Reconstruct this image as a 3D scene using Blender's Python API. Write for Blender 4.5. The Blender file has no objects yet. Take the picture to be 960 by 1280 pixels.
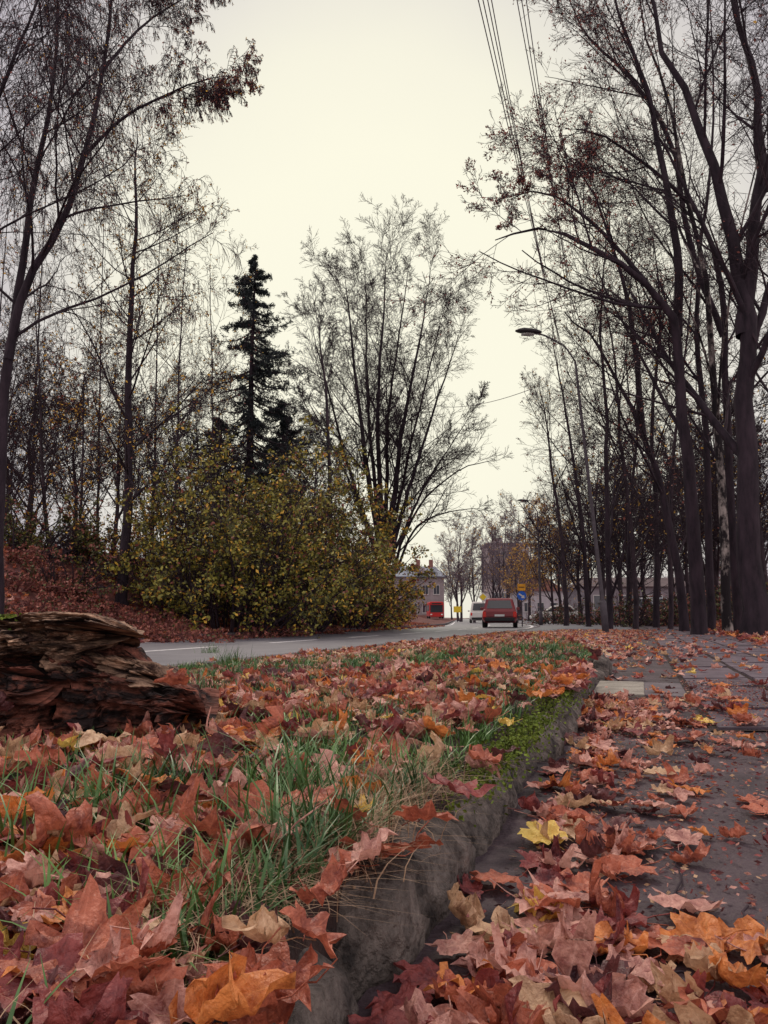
import bpy, math, random
import numpy as np
from mathutils import noise as mn, Vector, Matrix
random.seed(7)
RG = np.random.default_rng(11)
S = bpy.context.scene
COL = S.collection
R = math.radians
# ------------------------------------------------------------------ camera
F = 950.0; CZ = 0.42; PITCH = math.atan(132/F)
cp, sp = math.cos(PITCH), math.sin(PITCH)
cd = bpy.data.cameras.new('camera'); cam = bpy.data.objects.new('camera', cd); COL.objects.link(cam)
cam.location = (0, 0, CZ); cam.rotation_euler = (R(90)+PITCH, 0, 0)
cd.sensor_fit = 'VERTICAL'; cd.sensor_height = 24; cd.sensor_width = 18; cd.lens = F*24/1280
cd.clip_start = 0.02; cd.clip_end = 3000
S.camera = cam
S.view_settings.view_transform = 'Standard'; S.view_settings.look = 'None'; S.view_settings.exposure = 0
def ray(px, py):
    a = (px-480)/F; b = (640-py)/F
    return np.array([a, cp-b*sp, sp+b*cp])
def at(px, py, Y):
    d = ray(px, py); return np.array([0, 0, CZ])+d*(Y/d[1])
# ------------------------------------------------------------------ ground function
_ys = np.linspace(-60, 900, 9601)
_sl = np.interp(_ys, [-60, 26, 60, 900], [.335, .335, .1, .1])
_x3 = np.concatenate([[0], np.cumsum((_sl[1:]+_sl[:-1])/2*.1)]); _x3 += (-4.815+.335*10)-np.interp(10, _ys, _x3)
def X3(y): return np.interp(y, _ys, _x3)
def Uf(x, y): return 3+(x-X3(y))*.948
def XU(u, y): return X3(y)+(u-3)/.948
def Ue(y): return np.interp(y, [0, 6.6, 9.3, 14.2, 19, 23, 26, 27], [7.22, 7.22, 6.9, 6.2, 5.2, 4.0, 3.2, 3.0])
def ss(t):
    t = np.clip(t, 0, 1); return t*t*(3-2*t)
def bump(x, y):
    return (np.sin(x*5.1+1.3*np.sin(y*3.7))+np.sin(y*6.3+1.7*np.sin(x*4.1+1)))*.5
def Hf(x, y):
    x = np.asarray(x, float); y = np.asarray(y, float)
    u = Uf(x, y)
    far = 1-ss((y-60)/50)
    bankL = .0+2.8*ss((-3.2-u)/9.0)*(far*.9+.1)+.10*bump(x*.35, y*.35)*ss((-3.6-u)/2)
    bankR = -.03+.42*ss((u-9.6)/1.8)*(far*.8+.2)+.05*bump(x*.5, y*.5)*ss((u-10)/2)
    verge = -.075+.185*ss((u-3.1)/3.9)+.012*bump(x, y)+.006*bump(x*3.1+1, y*2.9)
    ed = ss((Ue(y)-u)/.25+.5); ed = np.where(y < 6.4, 1, ed); low = np.where(u < 4.2, -.09, -.04)
    verge = verge*ed+low*(1-ed)
    z = np.where(u < -3.12, bankL, np.where(u < 3.12, -.17, np.where(u < 7.22, verge, np.where(u < 9.6, -.03, bankR))))
    return z
def hit(px, py):
    d = ray(px, py); o = np.array([0, 0, CZ]); t = .2
    while t < 200:
        p = o+d*t
        h = float(Hf(p[0], p[1])); u = float(Uf(p[0], p[1]))
        if 7.3 < u < 9.6: h = 0
        if p[2] <= h: return p
        t *= 1.004
    return p
# ------------------------------------------------------------------ helpers
def tag(o, label=None, cat=None, group=None, kind=None):
    if label: o['label'] = label
    if cat: o['category'] = cat
    if group: o['group'] = group
    if kind: o['kind'] = kind
    return o
def empty(name, loc, rz=0, label=None, cat=None, group=None):
    o = bpy.data.objects.new(name, None); COL.objects.link(o); o.location = [float(a) for a in loc]; o.rotation_euler = (0, 0, rz)
    o.empty_display_size = .1
    return tag(o, label, cat, group)
def npmesh(name, V, faces, mats, smooth=True, mi=None, attr=None):
    me = bpy.data.meshes.new(name)
    V = np.asarray(V, np.float32).reshape(-1, 3)
    faces = [f for f in faces if len(f)]
    loops = np.concatenate([f.reshape(-1) for f in faces]).astype(np.int32)
    tot = np.concatenate([np.full(len(f), f.shape[1]) for f in faces])
    st = np.concatenate([[0], np.cumsum(tot)[:-1]]).astype(np.int32)
    me.vertices.add(len(V)); me.vertices.foreach_set('co', V.reshape(-1))
    me.loops.add(len(loops)); me.loops.foreach_set('vertex_index', loops)
    me.polygons.add(len(st)); me.polygons.foreach_set('loop_start', st)
    for m in (mats if isinstance(mats, (list, tuple)) else [mats]): me.materials.append(m)
    if mi is not None: me.polygons.foreach_set('material_index', np.asarray(mi, np.int32))
    me.polygons.foreach_set('use_smooth', np.full(len(st), smooth, dtype=bool))
    if attr is not None:
        a = me.attributes.new('vein', 'FLOAT', 'POINT'); a.data.foreach_set('value', np.asarray(attr, np.float32))
    me.update(calc_edges=True); me.validate()
    return me
def obj(name, me, parent=None, loc=None):
    o = bpy.data.objects.new(name, me); COL.objects.link(o)
    if parent: o.parent = parent
    if loc is not None: o.location = [float(a) for a in loc]
    return o
class MB:
    def __init__(s): s.v = []; s.f = []
    def add(s, vs, fs):
        n = len(s.v); s.v += [tuple(float(c) for c in v) for v in vs]; s.f += [tuple(i+n for i in f) for f in fs]; return s
    def box(s, x0, x1, y0, y1, z0, z1):
        return s.add([(x, y, z) for z in (z0, z1) for y in (y0, y1) for x in (x0, x1)],
                     [(0, 2, 3, 1), (4, 5, 7, 6), (0, 1, 5, 4), (2, 6, 7, 3), (0, 4, 6, 2), (1, 3, 7, 5)])
    def loft(s, secs, caps=True):
        n = len(secs[0]); vs = [p for q in secs for p in q]; fs = []
        for i in range(len(secs)-1):
            for j in range(n):
                k = (j+1) % n; fs.append((i*n+j, i*n+k, (i+1)*n+k, (i+1)*n+j))
        if caps: fs += [tuple(range(n))[::-1], tuple((len(secs)-1)*n+j for j in range(n))]
        return s.add(vs, fs)
    def tube(s, pts, rad, n=8):
        pts = [Vector(p) for p in pts]; secs = []
        for i, p in enumerate(pts):
            t = (pts[min(i+1, len(pts)-1)]-pts[max(i-1, 0)]).normalized()
            ref = Vector((0, 0, 1)) if abs(t.z) < .9 else Vector((1, 0, 0))
            a = t.cross(ref).normalized(); b = t.cross(a)
            r = rad[i] if isinstance(rad, (list, tuple)) else rad
            secs.append([p+a*math.cos(q)*r+b*math.sin(q)*r for q in [2*math.pi*k/n for k in range(n)]])
        return s.loft(secs)
    def panel(s, q, off=.01, th=.02, u0=0, u1=1, v0=0, v1=1):
        q = [Vector(p) for p in q]
        def bl(u, v): return (q[0]*(1-u)+q[1]*u)*(1-v)+(q[3]*(1-u)+q[2]*u)*v
        c = [bl(u0, v0), bl(u1, v0), bl(u1, v1), bl(u0, v1)]
        nrm = (c[1]-c[0]).cross(c[3]-c[0]).normalized()
        return s.loft([[p-nrm*th for p in c], [p+nrm*off for p in c]])
    def build(s, name, m, parent=None, loc=None, smooth=False, bevel=0):
        me = bpy.data.meshes.new(name); me.from_pydata(s.v, [], s.f); me.materials.append(m)
        if smooth: me.polygons.foreach_set('use_smooth', [True]*len(me.polygons))
        me.update(); o = obj(name, me, parent, loc)
        if bevel:
            b = o.modifiers.new('bevel', 'BEVEL'); b.width = bevel; b.segments = 2; b.limit_method = 'ANGLE'
        return o
def copy_thing(root, loc, rz, sc, label, group, cat=None):
    r = root.copy(); COL.objects.link(r); r.location = [float(a) for a in loc]; r.rotation_euler = (0, 0, rz); r.scale = (sc, sc, sc)
    r['label'] = label
    if group: r['group'] = group
    for ch in list(root.children):
        c = ch.copy(); COL.objects.link(c); c.parent = r
        for g in ch.children:
            d = g.copy(); COL.objects.link(d); d.parent = c
    return r
# ------------------------------------------------------------------ materials
def nodes(name):
    m = bpy.data.materials.new(name); m.use_nodes = True; nt = m.node_tree; nt.nodes.clear()
    out = nt.nodes.new('ShaderNodeOutputMaterial'); b = nt.nodes.new('ShaderNodeBsdfPrincipled'); nt.links.new(b.outputs[0], out.inputs[0])
    return m, nt, b, out
def mat(name, c1, c2=None, sc=8, rough=.75, bump=0, bsc=None, stretch=None, metal=0, lo=.35, hi=.65, detail=6, spec=.4, bd=.02):
    m, nt, b, out = nodes(name); L = nt.links
    b.inputs['Roughness'].default_value = rough; b.inputs['Metallic'].default_value = metal
    b.inputs['Specular IOR Level'].default_value = spec
    b.inputs['Base Color'].default_value = (*c1, 1)
    tc = nt.nodes.new('ShaderNodeTexCoord'); mp = nt.nodes.new('ShaderNodeMapping'); L.new(tc.outputs['Object'], mp.inputs[0])
    if stretch: mp.inputs['Scale'].default_value = stretch
    if c2:
        n = nt.nodes.new('ShaderNodeTexNoise'); n.inputs['Scale'].default_value = sc; n.inputs['Detail'].default_value = detail; n.inputs['Roughness'].default_value = .65
        L.new(mp.outputs[0], n.inputs[0])
        r = nt.nodes.new('ShaderNodeValToRGB'); r.color_ramp.elements[0].position = lo; r.color_ramp.elements[1].position = hi
        r.color_ramp.elements[0].color = (*c1, 1); r.color_ramp.elements[1].color = (*c2, 1)
        L.new(n.outputs[0], r.inputs[0]); L.new(r.outputs[0], b.inputs['Base Color'])
    if bump:
        n2 = nt.nodes.new('ShaderNodeTexNoise'); n2.inputs['Scale'].default_value = bsc or sc*3; n2.inputs['Detail'].default_value = 8
        L.new(mp.outputs[0], n2.inputs[0]); bp = nt.nodes.new('ShaderNodeBump'); bp.inputs['Strength'].default_value = bump; bp.inputs['Distance'].default_value = bd
        L.new(n2.outputs[0], bp.inputs['Height']); L.new(bp.outputs[0], b.inputs['Normal'])
    return m
def leafmat(name, c, dark, trans=.22, rough=.46):
    m, nt, b, out = nodes(name); L = nt.links
    g = nt.nodes.new('ShaderNodeNewGeometry')
    n = nt.nodes.new('ShaderNodeTexNoise'); n.inputs['Scale'].default_value = 24; n.inputs['Detail'].default_value = 9; n.inputs['Roughness'].default_value = .74; L.new(g.outputs['Position'], n.inputs[0])
    r = nt.nodes.new('ShaderNodeValToRGB'); r.color_ramp.elements[0].position = .36; r.color_ramp.elements[1].position = .56
    r.color_ramp.elements[0].color = (*dark, 1); r.color_ramp.elements[1].color = (*c, 1); L.new(n.outputs[0], r.inputs[0])
    a = nt.nodes.new('ShaderNodeAttribute'); a.attribute_name = 'vein'
    pw = nt.nodes.new('ShaderNodeMath'); pw.operation = 'POWER'; pw.inputs[1].default_value = 6; L.new(a.outputs['Fac'], pw.inputs[0])
    ml = nt.nodes.new('ShaderNodeMath'); ml.operation = 'MULTIPLY'; ml.inputs[1].default_value = .45; L.new(pw.outputs[0], ml.inputs[0])
    mx = nt.nodes.new('ShaderNodeMixRGB'); L.new(ml.outputs[0], mx.inputs[0]); L.new(r.outputs[0], mx.inputs[1])
    mx.inputs[2].default_value = (min(1, c[0]*1.3+.06), min(1, c[1]*1.35+.06), c[2]*1.4+.05, 1)
    L.new(mx.outputs[0], b.inputs['Base Color']); b.inputs['Roughness'].default_value = rough; b.inputs['Specular IOR Level'].default_value = .42
    n2 = nt.nodes.new('ShaderNodeTexNoise'); n2.inputs['Scale'].default_value = 90; n2.inputs['Detail'].default_value = 5; L.new(g.outputs['Position'], n2.inputs[0])
    bp = nt.nodes.new('ShaderNodeBump'); bp.inputs['Strength'].default_value = 1; bp.inputs['Distance'].default_value = .008
    L.new(n2.outputs[0], bp.inputs['Height']); L.new(bp.outputs[0], b.inputs['Normal'])
    t = nt.nodes.new('ShaderNodeBsdfTranslucent'); L.new(mx.outputs[0], t.inputs[0])
    ms = nt.nodes.new('ShaderNodeMixShader'); ms.inputs[0].default_value = trans
    L.new(b.outputs[0], ms.inputs[1]); L.new(t.outputs[0], ms.inputs[2]); L.new(ms.outputs[0], out.inputs[0])
    return m
LC = [('russet', (.58, .175, .10), (.18, .042, .036)), ('crimson brown', (.33, .075, .068), (.09, .02, .03)),
      ('pale pinkish brown', (.76, .40, .32), (.32, .115, .10)), ('orange', (.84, .30, .085), (.42, .12, .04)),
      ('golden yellow', (.92, .66, .17), (.74, .42, .08)), ('dark chocolate brown', (.17, .058, .058), (.04, .015, .022)),
      ('tan', (.70, .45, .27), (.32, .16, .09))]
LM = [leafmat('leaf_'+n.replace(' ', '_'), c, d) for n, c, d in LC]
LP = np.array([.27, .15, .24, .085, .015, .11, .12]); LP /= LP.sum()
M = dict(
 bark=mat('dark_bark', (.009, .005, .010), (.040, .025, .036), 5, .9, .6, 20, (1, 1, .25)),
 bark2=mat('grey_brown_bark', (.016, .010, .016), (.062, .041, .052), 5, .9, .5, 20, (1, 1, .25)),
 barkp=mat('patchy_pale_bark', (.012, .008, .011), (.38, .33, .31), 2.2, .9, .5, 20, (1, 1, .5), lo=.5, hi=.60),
 twig=mat('twig', (.018, .010, .017), (.048, .028, .038), 3, .9),
 twigr=mat('reddish_twig', (.09, .03, .033), (.19, .065, .055), 3, .9),
 twighaze=mat('hazed_distant_twig', (.12, .09, .11), (.18, .135, .16), 1, .9),  # far twigs: distance haze put into the colour, paler than near ones
 soil=mat('leaf_littered_soil', (.04, .014, .016), (.20, .062, .048), 3.5, .95, .8, 14, detail=12),
 vsoil=mat('dark_verge_soil', (.012, .008, .008), (.055, .028, .024), 18, .95, 1, 60, detail=12),
 asph=mat('asphalt', (.10, .095, .12), (.15, .145, .175), 2.2, .5, .3, 220, detail=12, bd=.004, spec=.6),
 pave=mat('worn_pavement', (.022, .013, .019), (.100, .068, .080), 3.4, .64, .9, 90, detail=14, bd=.008, spec=.4, lo=.38, hi=.68),
 paint=mat('road_paint', (.55, .54, .56), (.82, .81, .82), 9, .6),
 kerb=mat('kerb_stone', (.022, .018, .017), (.21, .175, .155), 16, .9, 1, 70, detail=12),
 rkerb=mat('road_kerb_concrete', (.09, .075, .085), (.17, .145, .155), 5, .9, .4, 40),
 moss=mat('moss', (.05, .09, .012), (.20, .26, .03), 30, .95, .8, 90),
 conc=mat('pale_concrete', (.20, .18, .155), (.37, .34, .29), 7, .85, .6, 60, detail=12),
 s1=mat('paving_slab', (.070, .050, .068), (.155, .118, .145), 4, .6, .4, 90, detail=12, bd=.005),
 s2=mat('paving_slab_dark', (.050, .035, .048), (.115, .086, .108), 4, .6, .4, 90, detail=12, bd=.005),
 grass=mat('grass_blade', (.016, .062, .020), (.12, .24, .055), 3, .45),
 straw=mat('dry_straw', (.24, .14, .085), (.46, .32, .20), 4, .7),
 gl=mat('shrub_leaf_olive', (.18, .17, .03), (.38, .34, .06), 1.5, .55),
 gd=mat('shrub_leaf_dark', (.05, .058, .02), (.12, .12, .036), 1.5, .6),
 gy=mat('shrub_leaf_yellow', (.60, .33, .04), (.78, .48, .065), 1.5, .55),
 rl=mat('dry_red_leaf', (.19, .055, .045), (.36, .12, .085), 1.5, .6),
 con=mat('conifer_needles', (.008, .015, .019), (.025, .038, .038), 1.5, .8),
 wood=mat('rotten_wood', (.012, .005, .005), (.38, .13, .085), 4.2, .92, 1, 9, (1.6, 4, 6.5), lo=.44, hi=.74, detail=14),
 wood2=mat('pale_split_wood', (.035, .015, .011), (.62, .39, .26), 4.2, .92, 1, 10, (1.8, 5, 8), lo=.42, hi=.70, detail=14),
 steel=mat('lamp_pole_steel', (.055, .045, .055), (.09, .075, .09), 6, .6),
 head=mat('lamp_housing', (.04, .035, .04), None, rough=.5),
 lens=mat('lamp_lens', (.45, .45, .42), None, rough=.3),
 wire=mat('cable', (.08, .06, .085), None, rough=.6),
 red=mat('red_car_paint', (.22, .010, .018), None, rough=.3, spec=.6),
 busred=mat('red_bus_paint', (.50, .02, .018), None, rough=.4),
 white=mat('white_paint', (.66, .64, .60), (.76, .74, .70), 3, .5),
 silver=mat('silver_paint', (.35, .37, .42), None, rough=.35, metal=.3),
 glass=mat('dark_glass', (.025, .028, .035), None, rough=.08, spec=.8),
 tyre=mat('tyre_rubber', (.015, .015, .016), None, rough=.9),
 rim=mat('wheel_rim', (.35, .35, .36), None, rough=.35, metal=.6),
 black=mat('black_plastic', (.018, .018, .02), None, rough=.6),
 tail=mat('tail_light', (.65, .02, .01), None, rough=.25),
 head2=mat('headlight', (.75, .75, .7), None, rough=.2),
 plate=mat('number_plate', (.7, .7, .68), None, rough=.5),
 blue=mat('blue_sign', (.02, .14, .65), None, rough=.5),
 orange=mat('amber_sign', (.85, .40, .03), None, rough=.5),
 yel=mat('yellow_sign', (.85, .62, .04), None, rough=.5),
 wallg=mat('grey_render_wall', (.24, .20, .21), (.33, .28, .29), .6, .9),
 wallb=mat('beige_render_wall', (.38, .33, .34), (.46, .40, .40), .4, .9),
 wallw=mat('pale_plaster_wall', (.40, .37, .41), (.48, .45, .48), .5, .9),
 walld=mat('dull_grey_wall', (.20, .175, .20), (.28, .25, .28), .5, .9),
 roof=mat('slate_roof', (.20, .23, .28), (.26, .29, .34), 1, .8),
 droof=mat('dark_tile_roof', (.07, .045, .05), (.11, .075, .08), 1, .8),
 brick=mat('chimney_brick', (.20, .09, .08), (.28, .14, .11), 4, .9),
 win=mat('window_glass', (.05, .055, .07), None, rough=.15, spec=.8),
 frame=mat('window_frame', (.55, .53, .52), None, rough=.6),
)
# ------------------------------------------------------------------ world
w = bpy.data.worlds.new('World'); S.world = w; w.use_nodes = True; nt = w.node_tree; nt.nodes.clear(); L = nt.links
out = nt.nodes.new('ShaderNodeOutputWorld'); bg = nt.nodes.new('ShaderNodeBackground'); L.new(bg.outputs[0], out.inputs[0])
sky = nt.nodes.new('ShaderNodeTexSky'); sky.sky_type = 'NISHITA'; sky.sun_disc = False; sky.sun_elevation = R(50); sky.sun_rotation = R(-14)
tc = nt.nodes.new('ShaderNodeTexCoord')
dt = nt.nodes.new('ShaderNodeVectorMath'); dt.operation = 'DOT_PRODUCT'; L.new(tc.outputs['Generated'], dt.inputs[0])
gv = Vector((.02, .93, .34)).normalized(); dt.inputs[1].default_value = gv
nz = nt.nodes.new('ShaderNodeTexNoise'); nz.inputs['Scale'].default_value = 2.2; nz.inputs['Detail'].default_value = 4; L.new(tc.outputs['Generated'], nz.inputs[0])
ad = nt.nodes.new('ShaderNodeMath'); ad.operation = 'MULTIPLY_ADD'; ad.inputs[1].default_value = .05; L.new(nz.outputs[0], ad.inputs[0]); L.new(dt.outputs['Value'], ad.inputs[2])
rp = nt.nodes.new('ShaderNodeValToRGB'); e = rp.color_ramp.elements
e[0].position = .0; e[0].color = (1.05, .95, .95, 1); e[1].position = 1.0; e[1].color = (1.0, .97, .79, 1)
for p, c in ((.45, (1.05, .95, .95)), (.64, (.46, .42, .49)), (.84, (.44, .405, .465)), (.90, (.58, .54, .56)), (.94, (.80, .765, .70)), (.975, (.95, .92, .765))):
    q = e.new(p); q.color = (*c, 1)
L.new(ad.outputs[0], rp.inputs[0])
sc = nt.nodes.new('ShaderNodeVectorMath'); sc.operation = 'SCALE'; sc.inputs['Scale'].default_value = .05; L.new(sky.outputs[0], sc.inputs[0])
mx = nt.nodes.new('ShaderNodeMixRGB'); mx.inputs[0].default_value = .97; L.new(sc.outputs[0], mx.inputs[1]); L.new(rp.outputs[0], mx.inputs[2])
L.new(mx.outputs[0], bg.inputs[0]); bg.inputs[1].default_value = 1.0
sd = bpy.data.lights.new('sun', 'SUN'); sd.energy = 1.5; sd.angle = R(10); sd.color = (1, .88, .74)
so = bpy.data.objects.new('sun', sd); COL.objects.link(so)
el, az = R(50), R(-14)
dv = Vector((-math.sin(az)*math.cos(el), -math.cos(az)*math.cos(el), -math.sin(el))); so.rotation_euler = dv.to_track_quat('-Z', 'Y').to_euler()
# ------------------------------------------------------------------ ground sheets
us = np.concatenate([-np.geomspace(420, 16, 26), np.arange(-15, -3.3, .45), [-3.25, -3.16, -3.13, -3.11, 0, 3.11, 3.13], np.arange(3.2, 7.2, .06), [7.21, 7.23, 9.59, 9.62], np.arange(9.8, 16, .35), np.geomspace(16.5, 420, 26)])
ys = np.concatenate([np.arange(-20, 0, 1.0), np.arange(0, 6, .07), np.arange(6, 28, .25), np.arange(28, 70, 1.0), np.geomspace(71, 880, 40)])
UU, YY = np.meshgrid(us, ys); XX = XU(UU, YY); ZZ = Hf(XX, YY)
nU, nY = len(us), len(ys)
def gridfaces(a, b):
    i = np.arange(a*b).reshape(a, b); return np.stack([i[:-1, :-1], i[:-1, 1:], i[1:, 1:], i[1:, :-1]], -1).reshape(-1, 4)
gmi = ((us[:-1] > 3.0) & (us[:-1] < 7.3)).astype(int)[None].repeat(nY-1, 0).reshape(-1)
tag(obj('ground', npmesh('ground', np.stack([XX, YY, ZZ], -1), [gridfaces(nY, nU)], [M['soil'], M['vsoil']], mi=gmi)), kind='structure')
def strip(name, u0, u1, y0, y1, z, m, step=.8, nu=2):
    y = np.linspace(y0, y1, max(2, int((y1-y0)/step)+1)); 
    t = np.linspace(0, 1, nu); lo_ = u0(y) if callable(u0) else np.full(len(y), u0)
    a = lo_[:, None]*(1-t)+u1*t; b_ = np.repeat(y[:, None], nu, 1); zz = z(a, b_) if callable(z) else np.full_like(a, z)
    return tag(obj(name, npmesh(name, np.stack([XU(a, b_), b_, zz], -1), [gridfaces(len(y), nu)], m, False)), kind='structure')
strip('road', -3.02, 3.02, -20, 400, -.12, M['asph'])
strip('pavement', 7.25, 9.62, -20, 120, 0, M['pave'])
strip('pavement_crossing', lambda y: np.maximum(Ue(y)-.02, 3.13), 7.24, 6.5, 120, lambda a, b_: -.002-.07*ss((5.2-a)/2.0), M['asph'], nu=12)
mb = MB(); mi_ = []
j = 0; y = 2.9
while y < 60:
    u = 7.80
    while u < 9.5:
        g = .018+.006*random.random(); u1 = min(u+.44, 9.56); y1 = y+.58; zz = .018+random.uniform(-.004, .004); tl = random.uniform(-.003, .003)
        P4 = [(u+g, y+g), (u1-g, y+g), (u1-g, y1-g), (u+g, y1-g)]
        top = [(float(XU(a, b_)), b_, zz+tl*(1 if a > u+.1 else -1)) for a, b_ in P4]; bot = [(p[0], p[1], -.01) for p in top]
        mb.loft([bot, top]); mi_ += [random.random() < .4]*6; u = u1
    y = y1; j += 1
o = mb.build('paving_slabs', M['s1'], bevel=0); o.data.materials.append(M['s2']); o.data.polygons.foreach_set('material_index', np.array(mi_, dtype=np.int32)); tag(o, kind='structure')
strip('slab_bed', 7.79, 9.57, 2.89, 60, .006, M['vsoil'])
V = []; Fc = []
def mark(u0, u1, y0, y1):
    y = np.linspace(y0, y1, max(2, int((y1-y0)/1.0)+1))
    for k in range(len(y)-1):
        n0 = len(V)
        for a, b_ in ((u0, y[k]), (u1, y[k]), (u1, y[k+1]), (u0, y[k+1])): V.append((float(XU(a, b_)), b_, -.116))
        Fc.append((n0, n0+1, n0+2, n0+3))
for k in range(34): mark(-.08, .08, -6+k*4.5, -6+k*4.5+2.4)
mark(2.60, 2.76, -10, 90); mark(-2.74, -2.62, -10, 90)
tag(obj('road_markings', npmesh('road_markings', V, [np.array(Fc)], M['paint'], False)), kind='structure')
def kerbrun(name, uin, uout, ztop, y0, y1, m, step, amp, stone, zb=-.2):
    y = np.arange(y0, y1, step); secs = []
    for yy in y:
        rough_ = amp > .005
        ph = (yy/stone) % 1; gap = 1-.6*math.exp(-((min(ph, 1-ph)*stone)/.03)**2) if rough_ else 1
        sid = math.floor(yy/stone); rj = (mn.cell(Vector((sid*1.7, 3, 1)))-.5)*amp*2.4
        zj = (mn.cell(Vector((sid*2.3, 7, 1)))-.6)*amp*2.2+mn.noise(Vector((yy*1.1, 5, 0)))*amp*1.5 if rough_ else 0
        ring = []
        w_ = uout-uin; r_ = min(w_*.38, .05) if rough_ else .012
        prof = [(uin, zb), (uin, ztop-r_), (uin+r_*.35, ztop-r_*.3), (uin+r_, ztop), ((uin+uout)/2, ztop+.002), (uout-r_, ztop-.002), (uout-r_*.35, ztop-r_*.4), (uout, ztop-r_*1.2), (uout+.004, ztop*.4 if ztop > 0 else ztop-.03), (uout, zb)]
        for k, (u, z) in enumerate(prof):
            nn = mn.noise(Vector((u*14+k*.3, yy*7, z*14)))+.6*mn.noise(Vector((u*40, yy*25, z*40)))+.4*mn.noise(Vector((u*90, yy*70, z*90))) if rough_ else 0
            uc = (uin+uout)/2; u2 = uc+(u-uc)*(1+nn*amp*10)*gap+rj; z2 = z+(nn*amp*1.2+zj if z > zb else 0)-(1-gap)*.09*(z > 0)
            ring.append((float(XU(u2, yy)), yy, z2))
        secs.append(ring)
    b_ = MB().loft(secs); o = b_.build(name, m, smooth=amp > .005); tag(o, kind='structure'); return o
kerbrun('pavement_kerb', 7.19, 7.31, .122, -1, 6.9, M['kerb'], .016, .017, .46)
kerbrun('road_kerb', 3.0, 3.14, -.055, -8, 110, M['rkerb'], .5, .001, 1.0, -.3)
kerbrun('far_road_kerb', -3.14, -3.0, .012, -8, 110, M['rkerb'], .5, .001, 1.0, -.3)
c1_ = hit(776, 863); mb = MB(); mb.box(-.14, .13, -.42, .42, -.03, .020)
o = mb.build('utility_cover', M['conc'], loc=(c1_[0], c1_[1], 0), bevel=.006); o.rotation_euler = (0, 0, -math.atan(.335))
tag(o, 'pale rectangular concrete cover set in the pavement beside the kerb', 'utility cover')
c2_ = hit(832, 864); mb = MB(); mb.box(-.12, .10, -.42, .42, -.03, .014)
o = mb.build('concrete_slab', M['rkerb'], loc=(c2_[0], c2_[1], 0), bevel=.006); o.rotation_euler = (0, 0, -math.atan(.335))
tag(o, 'plain worn concrete slab between the pale cover and the paving slabs', 'slab')
def quads(P, size, rng, asp=.6, flat=0):
    n_ = len(P); a = rng.normal(size=(n_, 3)); a[:, 2] *= (1-flat); a /= np.linalg.norm(a, axis=1)[:, None]
    b_ = np.cross(a, rng.normal(size=(n_, 3))); b_ /= np.linalg.norm(b_, axis=1)[:, None]
    s = (size*rng.uniform(.6, 1.3, n_))[:, None]; a = a*s; b_ = b_*s*asp
    V_ = np.stack([P-a, P-b_*.9-a*.1, P+a, P+b_*.9-a*.1], 1)
    return V_.reshape(-1, 3), np.arange(n_*4).reshape(-1, 4)
mp_ = []
for k in range(4200):
    yy = RG.choice([2.0, 2.35, 1.6, 2.9, 3.6])+RG.normal(0, .13); u = 7.24+RG.normal(0, .035); p = (float(XU(u, yy)), yy, .120+RG.uniform(-.04, .012)); mp_.append(p)
v, f = quads(np.array(mp_), .0055, RG, .8); tag(obj('moss', npmesh('moss', v, [f], M['moss'])), 'bright green moss growing on the pavement kerb', 'moss', kind='stuff')
# ------------------------------------------------------------------ trees
def nrm(a): return a/np.maximum(np.linalg.norm(a, axis=-1, keepdims=True), 1e-9)
def grow(P, Rd, k, t0, t1, a0, a1, lf, N, up, wob, rf, rng, rmin=.005, absL=None):
    B, n_ = P.shape[:2]; L0 = np.linalg.norm(np.diff(P, axis=1), axis=2).sum(1)
    idx = np.repeat(np.arange(B), k); m_ = len(idx)
    t = t0+(t1-t0)*((np.tile(np.arange(k), B)+rng.uniform(0, 1, m_))/k)
    s = t*(n_-1); i = np.clip(np.floor(s).astype(int), 0, n_-2); f_ = (s-i)[:, None]
    pos = P[idx, i]*(1-f_)+P[idx, i+1]*f_; rad = Rd[idx, i]*(1-f_[:, 0])+Rd[idx, i+1]*f_[:, 0]
    tan = nrm(P[idx, i+1]-P[idx, i]); pr = nrm(np.cross(tan, rng.normal(size=(m_, 3))))
    a = np.radians(rng.uniform(a0, a1, m_))[:, None]; d = np.cos(a)*tan+np.sin(a)*pr
    Ln = (L0[idx] if absL is None else absL)*lf*(1.15-.65*t)*rng.uniform(.65, 1.3, m_)
    out_ = np.empty((m_, N, 3)); out_[:, 0] = pos; st = (Ln/(N-1))[:, None]
    for j in range(1, N):
        d = nrm(d+rng.normal(size=(m_, 3))*wob+np.array([0, 0, up])); pos = pos+d*st; out_[:, j] = pos
    r0 = np.maximum(rad*rf*rng.uniform(.8, 1.1, m_), rmin)
    tp = np.linspace(1, .3, N)[None, :]
    return out_, np.maximum(r0[:, None]*tp, rmin*.7)
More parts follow.
